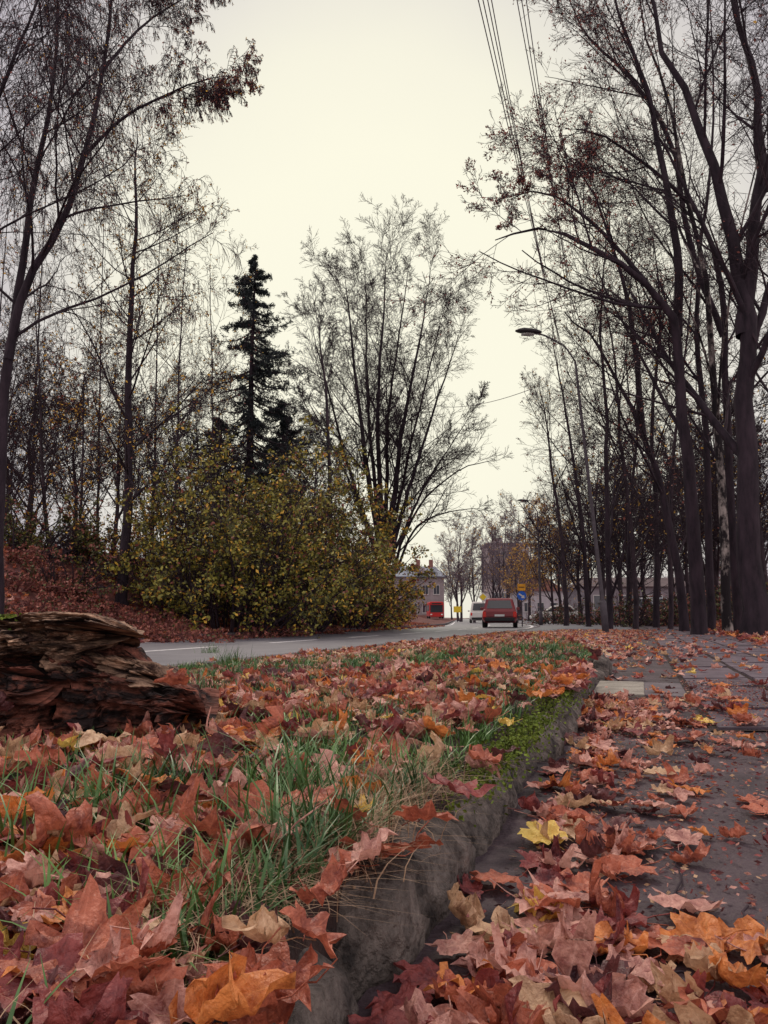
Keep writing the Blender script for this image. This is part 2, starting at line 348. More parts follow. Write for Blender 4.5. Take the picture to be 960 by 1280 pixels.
def tubes(P, Rd, n_):
    B, N = P.shape[:2]; T = np.empty_like(P); T[:, 1:-1] = P[:, 2:]-P[:, :-2]; T[:, 0] = P[:, 1]-P[:, 0]; T[:, -1] = P[:, -1]-P[:, -2]; T = nrm(T)
    md = nrm(P[:, -1]-P[:, 0]); ref = np.where(np.abs(md[:, 2:3]) > .8, np.array([[1., .2, 0]]), np.array([[0, 0, 1.]]))
    a = nrm(np.cross(T, ref[:, None, :])); b_ = np.cross(T, a)
    q = np.arange(n_)*2*np.pi/n_
    V_ = P[:, :, None]+(a[:, :, None]*np.cos(q)[None, None, :, None]+b_[:, :, None]*np.sin(q)[None, None, :, None])*Rd[:, :, None, None]
    i = np.arange(B*N*n_).reshape(B, N, n_); j = np.roll(i, -1, 2)
    Fq = np.stack([i[:, :-1], j[:, :-1], j[:, 1:], i[:, 1:]], -1).reshape(-1, 4)
    return V_.reshape(-1, 3), Fq
def join(lst):
    Vs, Fs, n_ = [], [], 0
    for v_, f_ in lst: Vs.append(v_); Fs.append(f_+n_); n_ += len(v_)
    return np.concatenate(Vs), np.concatenate(Fs)
def resample(pts, N):
    pts = np.array(pts, float); n_ = len(pts); t = np.linspace(0, n_-1, N); o_ = []
    for s in t:
        i = min(int(s), n_-2); f_ = s-i; p0 = pts[max(i-1, 0)]; p1 = pts[i]; p2 = pts[i+1]; p3 = pts[min(i+2, n_-1)]
        o_.append(.5*((2*p1)+(-p0+p2)*f_+(2*p0-5*p1+4*p2-p3)*f_**2+(-p0+3*p1-3*p2+p3)*f_**3))
    return np.array(o_)
def tree(name, label, cat, stems, levels, bark='bark', twig='twig', leaves=None, seed=1, group=None, rmin=.006, N=18, pre3d=False):
    rng = np.random.default_rng(seed); P = []; Rr = []
    base = None
    for st in stems:
        if pre3d: pts = [np.array(p, float) for p in st['path']]
        else:
            Y = st['Y']; dy = st.get('dy', 0); n_ = len(st['path']); pts = [at(px, py, Y+dy*k/(n_-1)) for k, (px, py) in enumerate(st['path'])]
            if st.get('root', True):
                g = pts[0].copy(); g[2] = float(Hf(g[0], g[1]))-.15
                if pts[0][2] < g[2]+.4: pts[0][2] = g[2]+.5
                pts = [g]+pts
        if base is None: base = np.array([pts[0][0], pts[0][1], pts[0][2]+.15 if not pre3d else pts[0][2]])
        p = resample(pts, N); p[1:] += rng.normal(size=(N-1, 3))*st['r']*.15; P.append(p)
        t = np.linspace(0, 1, N); rr = st['r']*((1-t)**1.0*(1-st.get('tip', .10))+st.get('tip', .10))
        if st.get('root', True): rr = rr*(1+.4*np.exp(-t*26))
        Rr.append(rr)
    P = np.array(P); Rr = np.array(Rr); lv = [(P, Rr)]
    for L_ in levels: lv.append(grow(*lv[-1], *L_, rng, rmin=rmin))
    root = empty(name, base, 0, label, cat, group)
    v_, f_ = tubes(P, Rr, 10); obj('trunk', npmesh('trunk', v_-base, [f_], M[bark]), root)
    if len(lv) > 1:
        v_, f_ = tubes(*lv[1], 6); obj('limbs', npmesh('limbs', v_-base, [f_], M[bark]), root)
    if len(lv) > 2:
        v_, f_ = join([tubes(p, r_, 4 if k == 0 else 3) for k, (p, r_) in enumerate(lv[2:])]); obj('crown', npmesh('crown', v_-base, [f_], M[twig]), root)
    if leaves:
        ms, cnt, size, wts = leaves[:4]; src = np.concatenate([q[0][:, 1:].reshape(-1, 3) for q in lv[-2:]])
        pk = src[rng.integers(0, len(src), cnt)]+rng.normal(size=(cnt, 3))*size*.8
        v_, f_ = quads(pk, size, rng, .62)
        obj('foliage', npmesh('foliage', v_-base, [f_], [M[q] for q in ms], mi=rng.choice(len(ms), cnt, p=wts)), root)
    return root
BIR = [(18, .34, 1, 30, 60, .28, 9, .02, .10, .40), (9, .12, 1, 30, 62, .50, 7, -.07, .09, .5), (7, .12, 1, 25, 60, .55, 7, -.25, .08, .5), (4, .1, 1, 20, 50, .80, 6, -.48, .06, .6)]
tree('birch_tree', 'tall leaning birch at the left edge with two crossing stems and drooping twigs', 'tree',
     [dict(path=[(-2, 690), (3, 560), (10, 450), (32, 355), (75, 280), (108, 190), (130, 80), (142, -40), (150, -170)], Y=16, r=.145),
      dict(path=[(10, 450), (26, 350), (42, 230), (66, 110), (72, 0), (66, -140)], Y=16, r=.10, root=False, dy=1),
      dict(path=[(106, 195), (150, 150), (205, 120), (255, 100), (300, 95)], Y=16, r=.042, root=False, dy=-2),
      dict(path=[(128, 90), (170, 40), (225, 0), (285, -30)], Y=16, r=.042, root=False, dy=2)],
     BIR, leaves=(['rl', 'gy'], 13000, .023, [.9, .1]), seed=17, rmin=.0055)
tree('birch_tree', 'slender bare tree entering at the upper left corner above the bank', 'tree',
     [dict(path=[(-70, 690), (-60, 400), (-30, 200), (0, 120), (40, 20), (80, -80)], Y=14.5, r=.10)],
     BIR, leaves=(['rl', 'gy'], 4000, .023, [.9, .1]), seed=5, rmin=.0055)
THIN = [(34, .22, 1, 35, 65, .24, 7, .05, .08, .36), (7, .15, 1, 30, 60, .5, 5, .02, .10, .5), (5, .1, 1, 25, 60, .5, 4, .0, .12, .5), (5, .1, 1, 25, 60, .6, 4, -.04, .12, .6)]
tree('larch_tree', 'straight thin-branched tree with a few yellow leaves left of the olive bush', 'tree',
     [dict(path=[(156, 700), (160, 560), (162, 430), (168, 320), (170, 220), (172, 165)], Y=22, r=.17, tip=.05)],
     THIN, bark='bark', leaves=(['gy', 'rl'], 3200, .042, [.65, .35]), seed=8, rmin=.007)
for i, (px, Y, py, x2) in enumerate([(60, 27, 330, 40), (98, 24, 520, 112), (215, 27, 300, 232), (-20, 25, 260, 10), (268, 34, 330, 262), (120, 33, 250, 130), (30, 30, 200, 60), (190, 31, 260, 200)]):
    tree('thin_tree', ['thin bare tree rising behind the dark shrub at far left', 'short spindly sapling with yellow leaves on the left bank', 'bare thin tree between the straight tree and the conifer', 'bare tree cut by the left edge behind the leaning birch', 'bare tree just left of the dark conifer', 'tall faint bare tree behind the straight tree on the left bank', 'tall fine-twigged tree between the leaning birch and the straight tree', 'fine-twigged tree close behind the right side of the straight tree'][i], 'tree',
         [dict(path=[(px, 690), ((px*2+x2)/3, 600), ((px+x2)/2, 470), (x2, py)], Y=Y, r=.10 if i != 1 else .06)],
         [(13, .28, 1, 25, 50, .33, 7, .06, .08, .5), (8, .12, 1, 28, 60, .5, 5, .04, .11, .5), (6, .1, 1, 25, 60, .5, 4, .02, .13, .5), (4, .1, 1, 25, 60, .6, 4, .0, .14, .6)], bark='bark2', leaves=(['gy', 'rl'], 1100 if i == 1 else 500, .045, [.6, .4]), seed=20+i, rmin=.007)
CEN = [(14, .22, 1, 20, 48, .27, 8, .02, .03, .42), (8, .12, 1, 24, 52, .48, 6, .01, .045, .5), (7, .1, 1, 26, 56, .5, 5, .01, .06, .5), (5, .1, 1, 26, 58, .6, 4, .0, .06, .6)]
stems = []
for i, (mx_, my_, tx_, ty_, r_, dy_) in enumerate([(472, 510, 484, 310, .22, 0), (450, 520, 430, 335, .18, -2), (430, 565, 388, 400, .14, 1), (502, 545, 540, 335, .20, 1), (522, 575, 580, 400, .15, -1), (486, 510, 514, 315, .14, 3), (460, 505, 456, 320, .14, 3), (530, 610, 600, 500, .10, 0), (436, 600, 385, 500, .10, -1), (512, 560, 562, 360, .13, 3)]):
    stems.append(dict(path=[(480, 715), ((480+mx_)/2+(mx_-480)*.06, (705+my_)/2), (mx_, my_), (mx_*.45+tx_*.55, my_*.45+ty_*.55), (tx_, ty_)], Y=40, r=r_, root=(i == 0), dy=dy_, tip=.05))
tree('spreading_tree', 'big round-crowned bare tree in the middle rising behind the shrubs', 'tree', stems, CEN, leaves=None, seed=39, rmin=.009)
tree('spreading_tree', 'smaller bare tree with pale upright stem just left of the big middle tree', 'tree',
     [dict(path=[(415, 700), (412, 600), (408, 500), (402, 440), (398, 400)], Y=36, r=.15)],
     CEN, bark='bark2', leaves=None, seed=34, rmin=.009)
tree('bare_tree', 'low arching bare tree leaning right over the road behind the yellow shrub', 'tree',
     [dict(path=[(492, 720), (505, 670), (535, 620), (580, 585), (620, 575)], Y=44, r=.12), dict(path=[(495, 715), (520, 660), (560, 640), (600, 635)], Y=44, r=.09, root=False)],
     [(10, .2, 1, 25, 60, .36, 7, .06, .07, .5), (8, .1, 1, 25, 55, .5, 5, .04, .10, .5), (6, .1, 1, 25, 55, .5, 4, .04, .12, .5)], seed=35, rmin=.010)
def conifer(name, label, px, Y, pytop, seed, wr, nb_=105, nn=24000):
    rng = np.random.default_rng(seed); b0 = at(px, 700, Y); z0 = float(Hf(b0[0], b0[1])); top = at(px, pytop, Y)[2]; Ht = top-z0
    base = np.array([b0[0], b0[1], z0]); root = empty(name, base, 0, label, 'conifer')
    p = np.array([[[0, 0, -.2], [0.05, 0, Ht*.3], [0, .05, Ht*.65], [0.1, 0, Ht]]]); v_, f_ = tubes(p, np.array([[.26, .2, .1, .02]]), 8); obj('trunk', npmesh('trunk', v_, [f_], M['bark']), root)
    n_ = nb_; t = .08+.91*(np.arange(n_)+rng.uniform(0, 1, n_))/n_; z = Ht*t; ln = (wr*(1-t)**.8*1.2+.15)*rng.uniform(.4, 1.3, n_); az_ = rng.uniform(0, 2*np.pi, n_)
    d = np.stack([np.cos(az_), np.sin(az_), np.zeros(n_)], 1); K = 7; s = np.linspace(0, 1, K)
    P = np.zeros((n_, K, 3)); P += (d[:, None]*s[None, :, None])*ln[:, None, None]; P[:, :, 2] = z[:, None]+ln[:, None]*(-.75*s+.60*s**2)[None]
    Rr = np.tile(np.linspace(.04, .01, K), (n_, 1)); tw = grow(P, Rr, 13, .08, 1, 35, 75, .26, 5, -.22, .08, .6, rng, rmin=.007)
    v_, f_ = join([tubes(P, Rr, 4), tubes(*tw, 3)]); obj('branches', npmesh('branches', v_, [f_], M['twig']), root)
    src = np.concatenate([tw[0].reshape(-1, 3), P[:, 1:].reshape(-1, 3)]); pk = src[rng.integers(0, len(src), nn)]+rng.normal(size=(nn, 3))*.05
    v_, f_ = quads(pk, .10, rng, .2); obj('crown', npmesh('crown', v_, [f_], M['con']), root)
conifer('spruce_tree', 'tall dark spruce with ragged drooping branches behind the olive bush', 308, 36, 318, 41, 4.4, 170, 48000)
conifer('spruce_tree', 'lower broad dark conifer at the right foot of the tall spruce', 350, 38, 500, 42, 4.8, 120, 32000)
conifer('spruce_tree', 'low dark conifer at the left foot of the tall spruce', 270, 37, 520, 43, 3.6, 90, 22000)
RT = [(10, .28, 1, 25, 55, .36, 9, .05, .06, .44), (9, .12, 1, 28, 58, .45, 6, .04, .08, .5), (7, .1, 1, 25, 58, .5, 5, .02, .10, .5), (5, .1, 1, 25, 58, .58, 4, .0, .11, .58)]
tree('roadside_tree', 'thickest dark trunk at the right edge, forking high up', 'tree',
     [dict(path=[(942, 765), (938, 640), (935, 520), (932, 420), (925, 330), (900, 240), (872, 150), (830, 60), (800, -40)], Y=17, r=.31),
      dict(path=[(930, 420), (938, 330), (950, 220), (945, 110), (915, 0), (900, -100)], Y=17, r=.19, root=False),
      dict(path=[(934, 470), (955, 380), (985, 280), (1000, 150)], Y=17, r=.12, root=False)],
     RT, leaves=(['rl'], 900, .04, [1]), seed=51)
tree('roadside_tree', 'dark tree with a long limb arching left over the pavement', 'tree',
     [dict(path=[(874, 765), (866, 660), (857, 570), (850, 480), (846, 410), (824, 375), (780, 335), (720, 300), (665, 285), (615, 300)], Y=18.5, r=.20, dy=-2, tip=.06),
      dict(path=[(847, 420), (848, 330), (830, 220), (808, 110), (775, 20), (755, -60)], Y=18.5, r=.13, root=False),
      dict(path=[(824, 375), (775, 315), (725, 265), (675, 240), (635, 250)], Y=18, r=.07, root=False)],
     RT, leaves=(['rl'], 6500, .032, [1]), seed=52)
tree('roadside_tree', 'tree with pale patches on its bark between the two thickest trunks', 'tree',
     [dict(path=[(908, 765), (904, 650), (897, 540), (888, 430), (880, 330), (858, 230), (838, 130), (805, 40), (795, -60)], Y=19.5, r=.14)],
     RT, bark='barkp', leaves=None, seed=53)
tree('roadside_tree', 'dark trunk close beside the left of the pale-patched tree', 'tree',
     [dict(path=[(888, 765), (886, 640), (881, 520), (872, 420), (874, 320), (888, 220), (893, 100), (885, -20)], Y=24, r=.15)],
     RT, leaves=None, seed=54)
tree('roadside_tree', 'slanting trunk leaning left towards the near street lamp', 'tree',
     [dict(path=[(852, 765), (843, 690), (828, 610), (804, 545), (772, 480), (742, 425), (705, 390)], Y=23, r=.16),
      dict(path=[(804, 545), (796, 450), (778, 350), (745, 250), (700, 180)], Y=23, r=.11, root=False)],
     RT, leaves=(['rl'], 900, .042, [1]), seed=55)
tree('roadside_tree', 'tall tree whose top spreads reddish twigs across the upper right sky', 'tree',
     [dict(path=[(922, 765), (914, 640), (906, 500), (904, 380), (880, 280), (820, 215), (760, 175), (705, 160)], Y=21, r=.15, dy=-2),
      dict(path=[(904, 420), (862, 300), (835, 170), (780, 90), (730, 40), (705, -20)], Y=21, r=.10, root=False)],
     RT, leaves=(['rl'], 4500, .036, [1]), seed=56)
for i, (px, Y, r_, pth) in enumerate([
    (762, 27, .14, [(762, 765), (758, 640), (758, 520), (750, 400), (758, 300)]),
    (794, 29, .13, [(794, 765), (788, 650), (775, 540), (766, 430), (742, 330)]),
    (820, 31, .16, [(820, 765), (820, 640), (815, 520), (826, 400), (815, 290)]),
    (838, 27, .11, [(838, 765), (838, 640), (846, 520), (862, 400), (868, 280)]),
    (735, 36, .14, [(735, 765), (728, 660), (715, 560), (700, 480), (690, 420)]),
    (708, 42, .16, [(708, 765), (703, 680), (692, 600), (684, 540), (674, 480)]),
    (785, 42, .17, [(785, 765), (788, 640), (796, 530), (795, 420)]),
    (985, 21, .17, [(985, 765), (980, 500), (970, 300), (950, 150), (930, 60)])]):
    tree('grove_tree', ['thin dark tree directly right of the near street lamp post', 'thin tree curving left, second to the right of the near street lamp post', 'upright tree in the grove, left of the slanting trunk', 'thin tree bending right beside the slanting trunk', 'thin tree leaning left behind the near street lamp post', 'bare tree between the two street lamps, leaning towards the road', 'distant upright tree seen between the grove trunks', 'tree at the right edge, its trunk mostly outside the picture'][i], 'tree',
         [dict(path=pth, Y=Y, r=r_)], RT if i in (2, 7) else [(11, .22, 1, 25, 52, .36, 8, .06, .06, .48), (8, .12, 1, 28, 58, .46, 6, .04, .09, .5), (6, .1, 1, 25, 60, .5, 5, .02, .11, .5), (4, .1, 1, 25, 60, .58, 4, .0, .12, .58)], bark='bark2' if i % 2 else 'bark', leaves=(['gy', 'rl'], 200, .06, [.5, .5]), seed=60+i, rmin=.0075)
SM = [(12, .2, 1, 25, 58, .42, 7, .07, .09, .5), (8, .12, 1, 28, 60, .48, 5, .05, .11, .5), (6, .1, 1, 25, 60, .5, 4, .02, .13, .5), (4, .1, 1, 25, 60, .58, 4, .0, .15, .6)]
protod = {}
def place_bg(k, px, Y, sc, label, group, rz):
    x = (px-480)/F*Y; z = float(Hf(x, Y)); loc = (x, Y, z-.05)
    if k not in protod:
        H_ = 10
        o_ = tree('small_tree', label, 'tree', [dict(path=[(x, Y, z-.2), (x+.15, Y, z+H_*.3), (x-.1, Y+.2, z+H_*.6), (x+.2, Y, z+H_)], r=.14), dict(path=[(x, Y, z+1.6), (x+.9, Y+.3, z+4), (x+1.3, Y-.2, z+H_*.85)], r=.08, root=False)], SM, bark='bark2', twig='twighaze' if k >= 2 else 'twig', leaves=(['gy', 'rl'], 2600 if k == 3 else 160, .09, [.85, .15]), seed=80+k, group=group, rmin=.012, N=12, pre3d=True)
        protod[k] = o_; o_.scale = (sc,)*3; o_.rotation_euler = (0, 0, rz)
    else: copy_thing(protod[k], loc, rz, sc, label, group)
gl = 'bare trees crowding the grove behind the right-hand trunks'
for i, (px, Y, sc_) in enumerate([(750, 48, 1.1), (775, 52, 1.2), (805, 46, 1.0), (840, 40, 1.0), (870, 36, .95), (915, 34, .9), (955, 30, .95), (725, 55, 1.1), (895, 44, 1.2), (940, 40, 1.1), (820, 60, 1.3), (860, 55, 1.3), (700, 62, 1.0), (735, 66, 1.2), (785, 64, 1.2), (880, 64, 1.0), (930, 60, 1.0)]):
    place_bg(i % 2, px, Y, sc_, 'bare tree in the tangled grove behind the right-hand roadside trunks', gl, i*1.3)
gl = 'pale bare trees lining the far end of the road'
for i, (px, Y, sc_) in enumerate([(575, 100, 1.25), (592, 85, 1.0), (572, 120, 1.4), (615, 120, 1.5), (632, 95, 1.2), (625, 140, 1.8), (564, 170, 1.3), (648, 110, 1.6), (660, 90, 1.3)]):
    place_bg(2, px, Y, sc_, 'haze-paled bare tree at the far end of the road', gl, i*1.7)
gl = 'yellow-leaved small trees beside the far road'
for i, (px, Y, sc_) in enumerate([(645, 75, .72), (690, 58, .85), (705, 70, .9)]):
    place_bg(3, px, Y, sc_, 'small tree with sparse yellow leaves beside the far street lamp', gl, i*2.1)
gl = 'bare trees behind the left bank shrubs'
for i, (px, Y, sc_) in enumerate([(30, 34, .9), (90, 36, .9), (190, 36, .85), (240, 40, .9), (370, 46, .9), (140, 30, .7), (0, 30, .8)]):
    place_bg(i % 2, px, Y, sc_, 'small bare tree behind the shrubs on the left bank', gl, i*1.1+.5)
# shrubs
def shrub(name, label, px, Y, W, Ht, nst, nleaf, size, mats_, wts, seed, dens=(8, 6, 5), twig='twig', droop=-.03, group=None, thr=-.25):
    rng = np.random.default_rng(seed); x = (px-480)/F*Y; z = float(Hf(x, Y)); base = np.array([x, Y, z])
    P = np.zeros((nst, 8, 3)); az_ = rng.uniform(0, 2*np.pi, nst); sp_ = rng.uniform(.02, 1, nst)**.5
    d = nrm(np.stack([np.cos(az_)*sp_*W, np.sin(az_)*sp_*W*.8, Ht*(1.02-.75*sp_**3)], 1)); st = (np.hypot(sp_*W, Ht*(1.0-.55*sp_**2))*rng.uniform(.45, .95, nst))/7
    pos = np.stack([np.cos(az_)*sp_*W*.45, np.sin(az_)*sp_*W*.35, np.full(nst, -.1)], 1); P[:, 0] = pos
    for j in range(1, 8):
        d = nrm(d+rng.normal(size=(nst, 3))*.10+np.array([0, 0, droop])); pos = pos+d*st[:, None]; P[:, j] = pos
    Rr = np.tile(np.linspace(.03, .008, 8), (nst, 1)); lv = [(P, Rr)]
    for k, n_ in enumerate(dens): lv.append(grow(*lv[-1], n_, .10, 1, 32, 75, [.34, .45, .5][k], [6, 5, 4][k], -.03, .14, .6, rng, rmin=.005))
    root = empty(name, base, 0, label, 'shrub', group)
    v_, f_ = join([tubes(p, r_, 4 if k == 0 else 3) for k, (p, r_) in enumerate(lv)]); obj('stems', npmesh('stems', v_, [f_], M[twig]), root)
    if nleaf:
        src = np.concatenate([q[0][:, 1:].reshape(-1, 3) for q in lv[-2:]]); pk = src[rng.integers(0, len(src), nleaf)]+rng.normal(size=(nleaf, 3))*size*.9
        cl = np.array([mn.noise(Vector(p))+.5*mn.noise(Vector(p)*2.7) for p in pk*1.1]); keep = cl > thr; pk = pk[keep]
        v_, f_ = quads(pk, size, rng, .65); obj('foliage', npmesh('foliage', v_, [f_], [M[q] for q in mats_], mi=rng.choice(len(mats_), len(pk), p=wts)), root)
    return root
shrub('large_shrub', 'largest olive-green leafy shrub on the left bank beside the road', 290, 22, 3.0, 7.6, 64, 40000, .056, ['gl', 'gd', 'gy', 'rl'], [.58, .26, .10, .06], 101, thr=-.16)
shrub('large_shrub', 'olive leafy shrub directly right of the largest shrub', 360, 26, 3.3, 8.0, 60, 36000, .062, ['gl', 'gd', 'gy', 'rl'], [.52, .25, .12, .11], 102, thr=-.16)
shrub('large_shrub', 'dull green shrub between the olive shrubs and the yellow one', 418, 30, 2.7, 6.8, 44, 20000, .066, ['gl', 'gd', 'gy', 'rl'], [.42, .22, .18, .18], 103, thr=-.15)
shrub('yellow_shrub', 'yellow-leaved shrub at the road end of the shrub row', 460, 33.5, 1.8, 4.8, 28, 9500, .076, ['gy', 'gl', 'rl'], [.56, .22, .22], 104, (7, 5, 4))
shrub('yellow_shrub', 'low sparse yellowish shrub overhanging the far kerb at the end of the row', 487, 37, 1.3, 2.6, 20, 4200, .076, ['gy', 'rl', 'gl'], [.56, .28, .16], 105, (7, 5, 4))
shrub('dark_shrub', 'dark green shrub at the left edge on top of the bank', 30, 23, 2.2, 2.3, 26, 9000, .05, ['gd', 'gl', 'rl'], [.65, .15, .2], 106)
shrub('bare_shrub', 'bare tangled shrub beneath the straight thin-branched tree', 130, 24.5, 2.0, 2.8, 26, 1800, .05, ['gy', 'rl'], [.5, .5], 107, (7, 5, 4))
shrub('bare_shrub', 'leafless thicket behind the dark shrub at far left', 20, 27, 2.4, 4.4, 28, 900, .05, ['gy', 'rl'], [.4, .6], 108, (7, 5, 4))
shrub('bare_shrub', 'thicket of bare stems between the straight tree and the largest shrub', 210, 24, 1.8, 4.6, 30, 4600, .05, ['gy', 'rl', 'gl'], [.25, .3, .45], 109, (7, 6, 4))
shrub('dark_shrub', 'low dark russet shrub on the bank below the dark green one', 85, 21, 1.7, 1.5, 24, 5000, .045, ['gd', 'rl'], [.45, .55], 110, (7, 5, 4))
for i, (px, Y) in enumerate([(95, 19.5), (150, 20), (190, 19), (225, 18.5), (262, 19.5), (315, 21.0), (400, 26), (60, 20), (120, 18), (170, 17.5), (20, 19), (240, 17.2), (350, 22.5), (40, 17.5), (80, 18.2), (205, 20.5), (10, 21)]):
    shrub('bramble', 'low reddish bramble on the slope of the left bank', px, Y, 1.0, .65, 24, 1300, .04, ['rl', 'gd'], [.85, .15], 120+i, (5, 4, 3), 'twigr', -.08, 'brambles on the slope of the left bank')
for i, (px, Y) in enumerate([(720, 50), (760, 44), (800, 40), (845, 36), (890, 33), (940, 28), (690, 56), (780, 36), (870, 40), (915, 36), (825, 44)]):
    shrub('undergrowth_shrub', 'dark bare undergrowth shrub between the grove trunks on the right', px, Y, 2.0, 2.3, 22, 1300, .07, ['gd', 'rl'], [.6, .4], 140+i, (6, 5, 4), 'twig', -.02, 'undergrowth shrubs in the right-hand grove')
rng = np.random.default_rng(200); nb = 160; xs_ = np.where(rng.random(nb) < .42, rng.uniform(-170, -2, nb), rng.uniform(34, 150, nb)); ys_ = rng.uniform(95, 190, nb); ys_ = np.where(xs_ < 0, ys_+40, ys_)
P = np.zeros((nb, 6, 3)); hh = rng.uniform(7, 13, nb)
for j in range(6): P[:, j] = np.stack([xs_+rng.normal(0, .2, nb), ys_, hh*j/5-.3], 1)
a1 = (P, np.tile(np.linspace(.22, .05, 6), (nb, 1))); a2 = grow(*a1, 10, .2, 1, 25, 55, .42, 5, .06, .12, .5, rng, .03); a3 = grow(*a2, 7, .1, 1, 25, 55, .5, 4, .04, .15, .5, rng, .025); a4 = grow(*a3, 4, .1, 1, 25, 60, .6, 3, .02, .15, .6, rng, .025)
v, f = join([tubes(*a1, 5), tubes(*a2, 3), tubes(*a3, 3), tubes(*a4, 3)])
tag(obj('distant_wood', npmesh('distant_wood', v, [f], M['twighaze'])), 'hazy bare woodland along the horizon behind the houses', 'woodland', kind='stuff')
# ------------------------------------------------------------------ maple leaves
HALF = [(0, .98, 1), (6, .88, 0), (12, .86, 0), (18, .72, 0), (25, .62, 0), (29, .58, 0), (34, .66, 0), (40, .82, 0), (46, .85, 0), (52, .95, 1), (58, .85, 0), (64, .81, 0), (71, .66, 0), (79, .56, 0), (86, .61, 0), (95, .68, 0), (105, .77, 1), (115, .66, 0), (126, .58, 0), (140, .50, 0), (155, .42, 0), (170, .20, 0)]
def leafvar(seed, hi=True, curl=1.0):
    rng = np.random.default_rng(seed); hs = HALF if hi else [HALF[i] for i in (0, 5, 9, 13, 16, 19, 20)]
    an = [(a, r_, v_) for a, r_, v_ in hs]+[(360-a, r_, v_) for a, r_, v_ in hs[:0:-1]]
    n_ = len(an); rings = [.22, .42, .6, .75, .88, 1.0] if hi else [.55, 1.0]
    jit = 1+rng.normal(0, .06, n_); V_ = [(0, 0)]; vn = [1]
    for q in rings:
        for k, (a, r_, v_) in enumerate(an):
            rr = q*(r_*jit[k]*q+.72*r_**.4*(1-q)); th = math.radians(a+rng.normal(0, .8)); V_.append((rr*math.sin(th), rr*math.cos(th))); vn.append(v_)
    V_ = np.array(V_); x, y = V_[:, 0], V_[:, 1]; r2 = np.hypot(x, y); th = np.arctan2(x, y); vn = np.array(vn, float)
    z = (1-vn)*.085*r2*rng.uniform(.3, 1.5)
    z += curl*(rng.uniform(-.3, .5)*x**2+rng.uniform(-.4, .5)*y**2+rng.uniform(-.35, .35)*x*y)
    z += curl*.26*r2**3*np.sin(th*rng.integers(1, 4)+rng.uniform(0, 6))
    z += curl*.24*r2**4*np.sin(th*5+rng.uniform(0, 6))
    cr = .35+.65*min(curl, 1.2)
    for i in range(len(z)): z[i] += cr*(.20*mn.noise(Vector((x[i]*2.8+seed, y[i]*2.8, 2)))*(1+r2[i])+.10*mn.noise(Vector((x[i]*8+seed, y[i]*8, 5))))
    for _ in range(3 if curl > 1 else 2 if curl > .7 else 1):
        k = curl*rng.uniform(.35, 1.8); ax = rng.uniform(0, 3.14); ca, sa = math.cos(ax), math.sin(ax); off = rng.uniform(-.35, .35)
        p = x*ca+y*sa-off; q = -x*sa+y*ca
        pe = np.sign(p)*np.maximum(np.abs(p)-.15, 0); pc = p-pe
        p2 = pc+np.sin(pe*k)/k-z*np.sin(pe*k); z2 = (1-np.cos(pe*k))/k+z*np.cos(pe*k); x = (p2+off)*ca-q*sa; y = (p2+off)*sa+q*ca; z = z2
    V3 = np.stack([x, y, z], 1); Ft = []; Fq = []
    for k in range(n_): Ft.append((0, 1+(k+1) % n_, 1+k))
    for ri in range(len(rings)-1):
        o_ = 1+ri*n_
        for k in range(n_): k2 = (k+1) % n_; Fq.append((o_+k, o_+k2, o_+n_+k2, o_+n_+k))
    if hi:
        c0 = len(V3); b0 = V3[0]; pts = [b0, b0+np.array([.03, -.3, -.03]), b0+np.array([rng.uniform(-.2, .2), -.65, rng.uniform(-.05, .1)]), b0+np.array([rng.uniform(-.4, .4), -1.0, rng.uniform(-.05, .2)])]
        pv = []
        for i, p in enumerate(pts):
            for q in range(3): pv.append(p+np.array([math.cos(q*2.09)*.016, 0, math.sin(q*2.09)*.016]))
        V3 = np.concatenate([V3, pv]); vn = np.concatenate([vn, np.full(12, .8)])
        for i in range(3):
            for q in range(3): q2 = (q+1) % 3; Fq.append((c0+i*3+q, c0+i*3+q2, c0+i*3+3+q2, c0+i*3+3+q))
    V3[:, 2] -= np.percentile(V3[:, 2], 18)
    return V3, np.array(Ft), np.array(Fq), vn
HV = [leafvar(300+i, True, [.30, .7, .95, 1.3][i % 4]) for i in range(28)]
LV = [leafvar(400+i, False, .95) for i in range(10)]
def rotm(yaw, tx, ty): return np.array(Matrix.Rotation(tx, 3, 'X') @ Matrix.Rotation(ty, 3, 'Y') @ Matrix.Rotation(yaw, 3, 'Z'))
def leafmass(name, pl, variants, label, cat='leaf litter'):
    Vs, T, Q, vn, m1, m2 = [], [], [], [], [], []; n_ = 0
    for (x, y, z, s, yaw, tx, ty, vi, mi_) in pl:
        V3, Ft, Fq, v_ = variants[int(vi) % len(variants)]
        Vs.append((V3*s) @ rotm(yaw, tx, ty).T+np.array([x, y, z])); T.append(Ft+n_); Q.append(Fq+n_); vn.append(v_); n_ += len(V3); m1.append(np.full(len(Ft), mi_)); m2.append(np.full(len(Fq), mi_))
    me = npmesh(name, np.concatenate(Vs), [np.concatenate(T), np.concatenate(Q)], LM, mi=np.concatenate(m1+m2), attr=np.concatenate(vn))
    return tag(obj(name, me), label, cat, kind='stuff')
rng = np.random.default_rng(77)
def surf(x, y, u):
    if 7.78 < u < 9.6 and y > 2.9: return .022
    if 7.3 < u < 9.6 or (u > Ue(y) and u > 5 and u < 7.3 and y > 6.6): return 0.004
    if 7.17 < u <= 7.32 and y < 6.9: return .120
    return float(Hf(x, y))
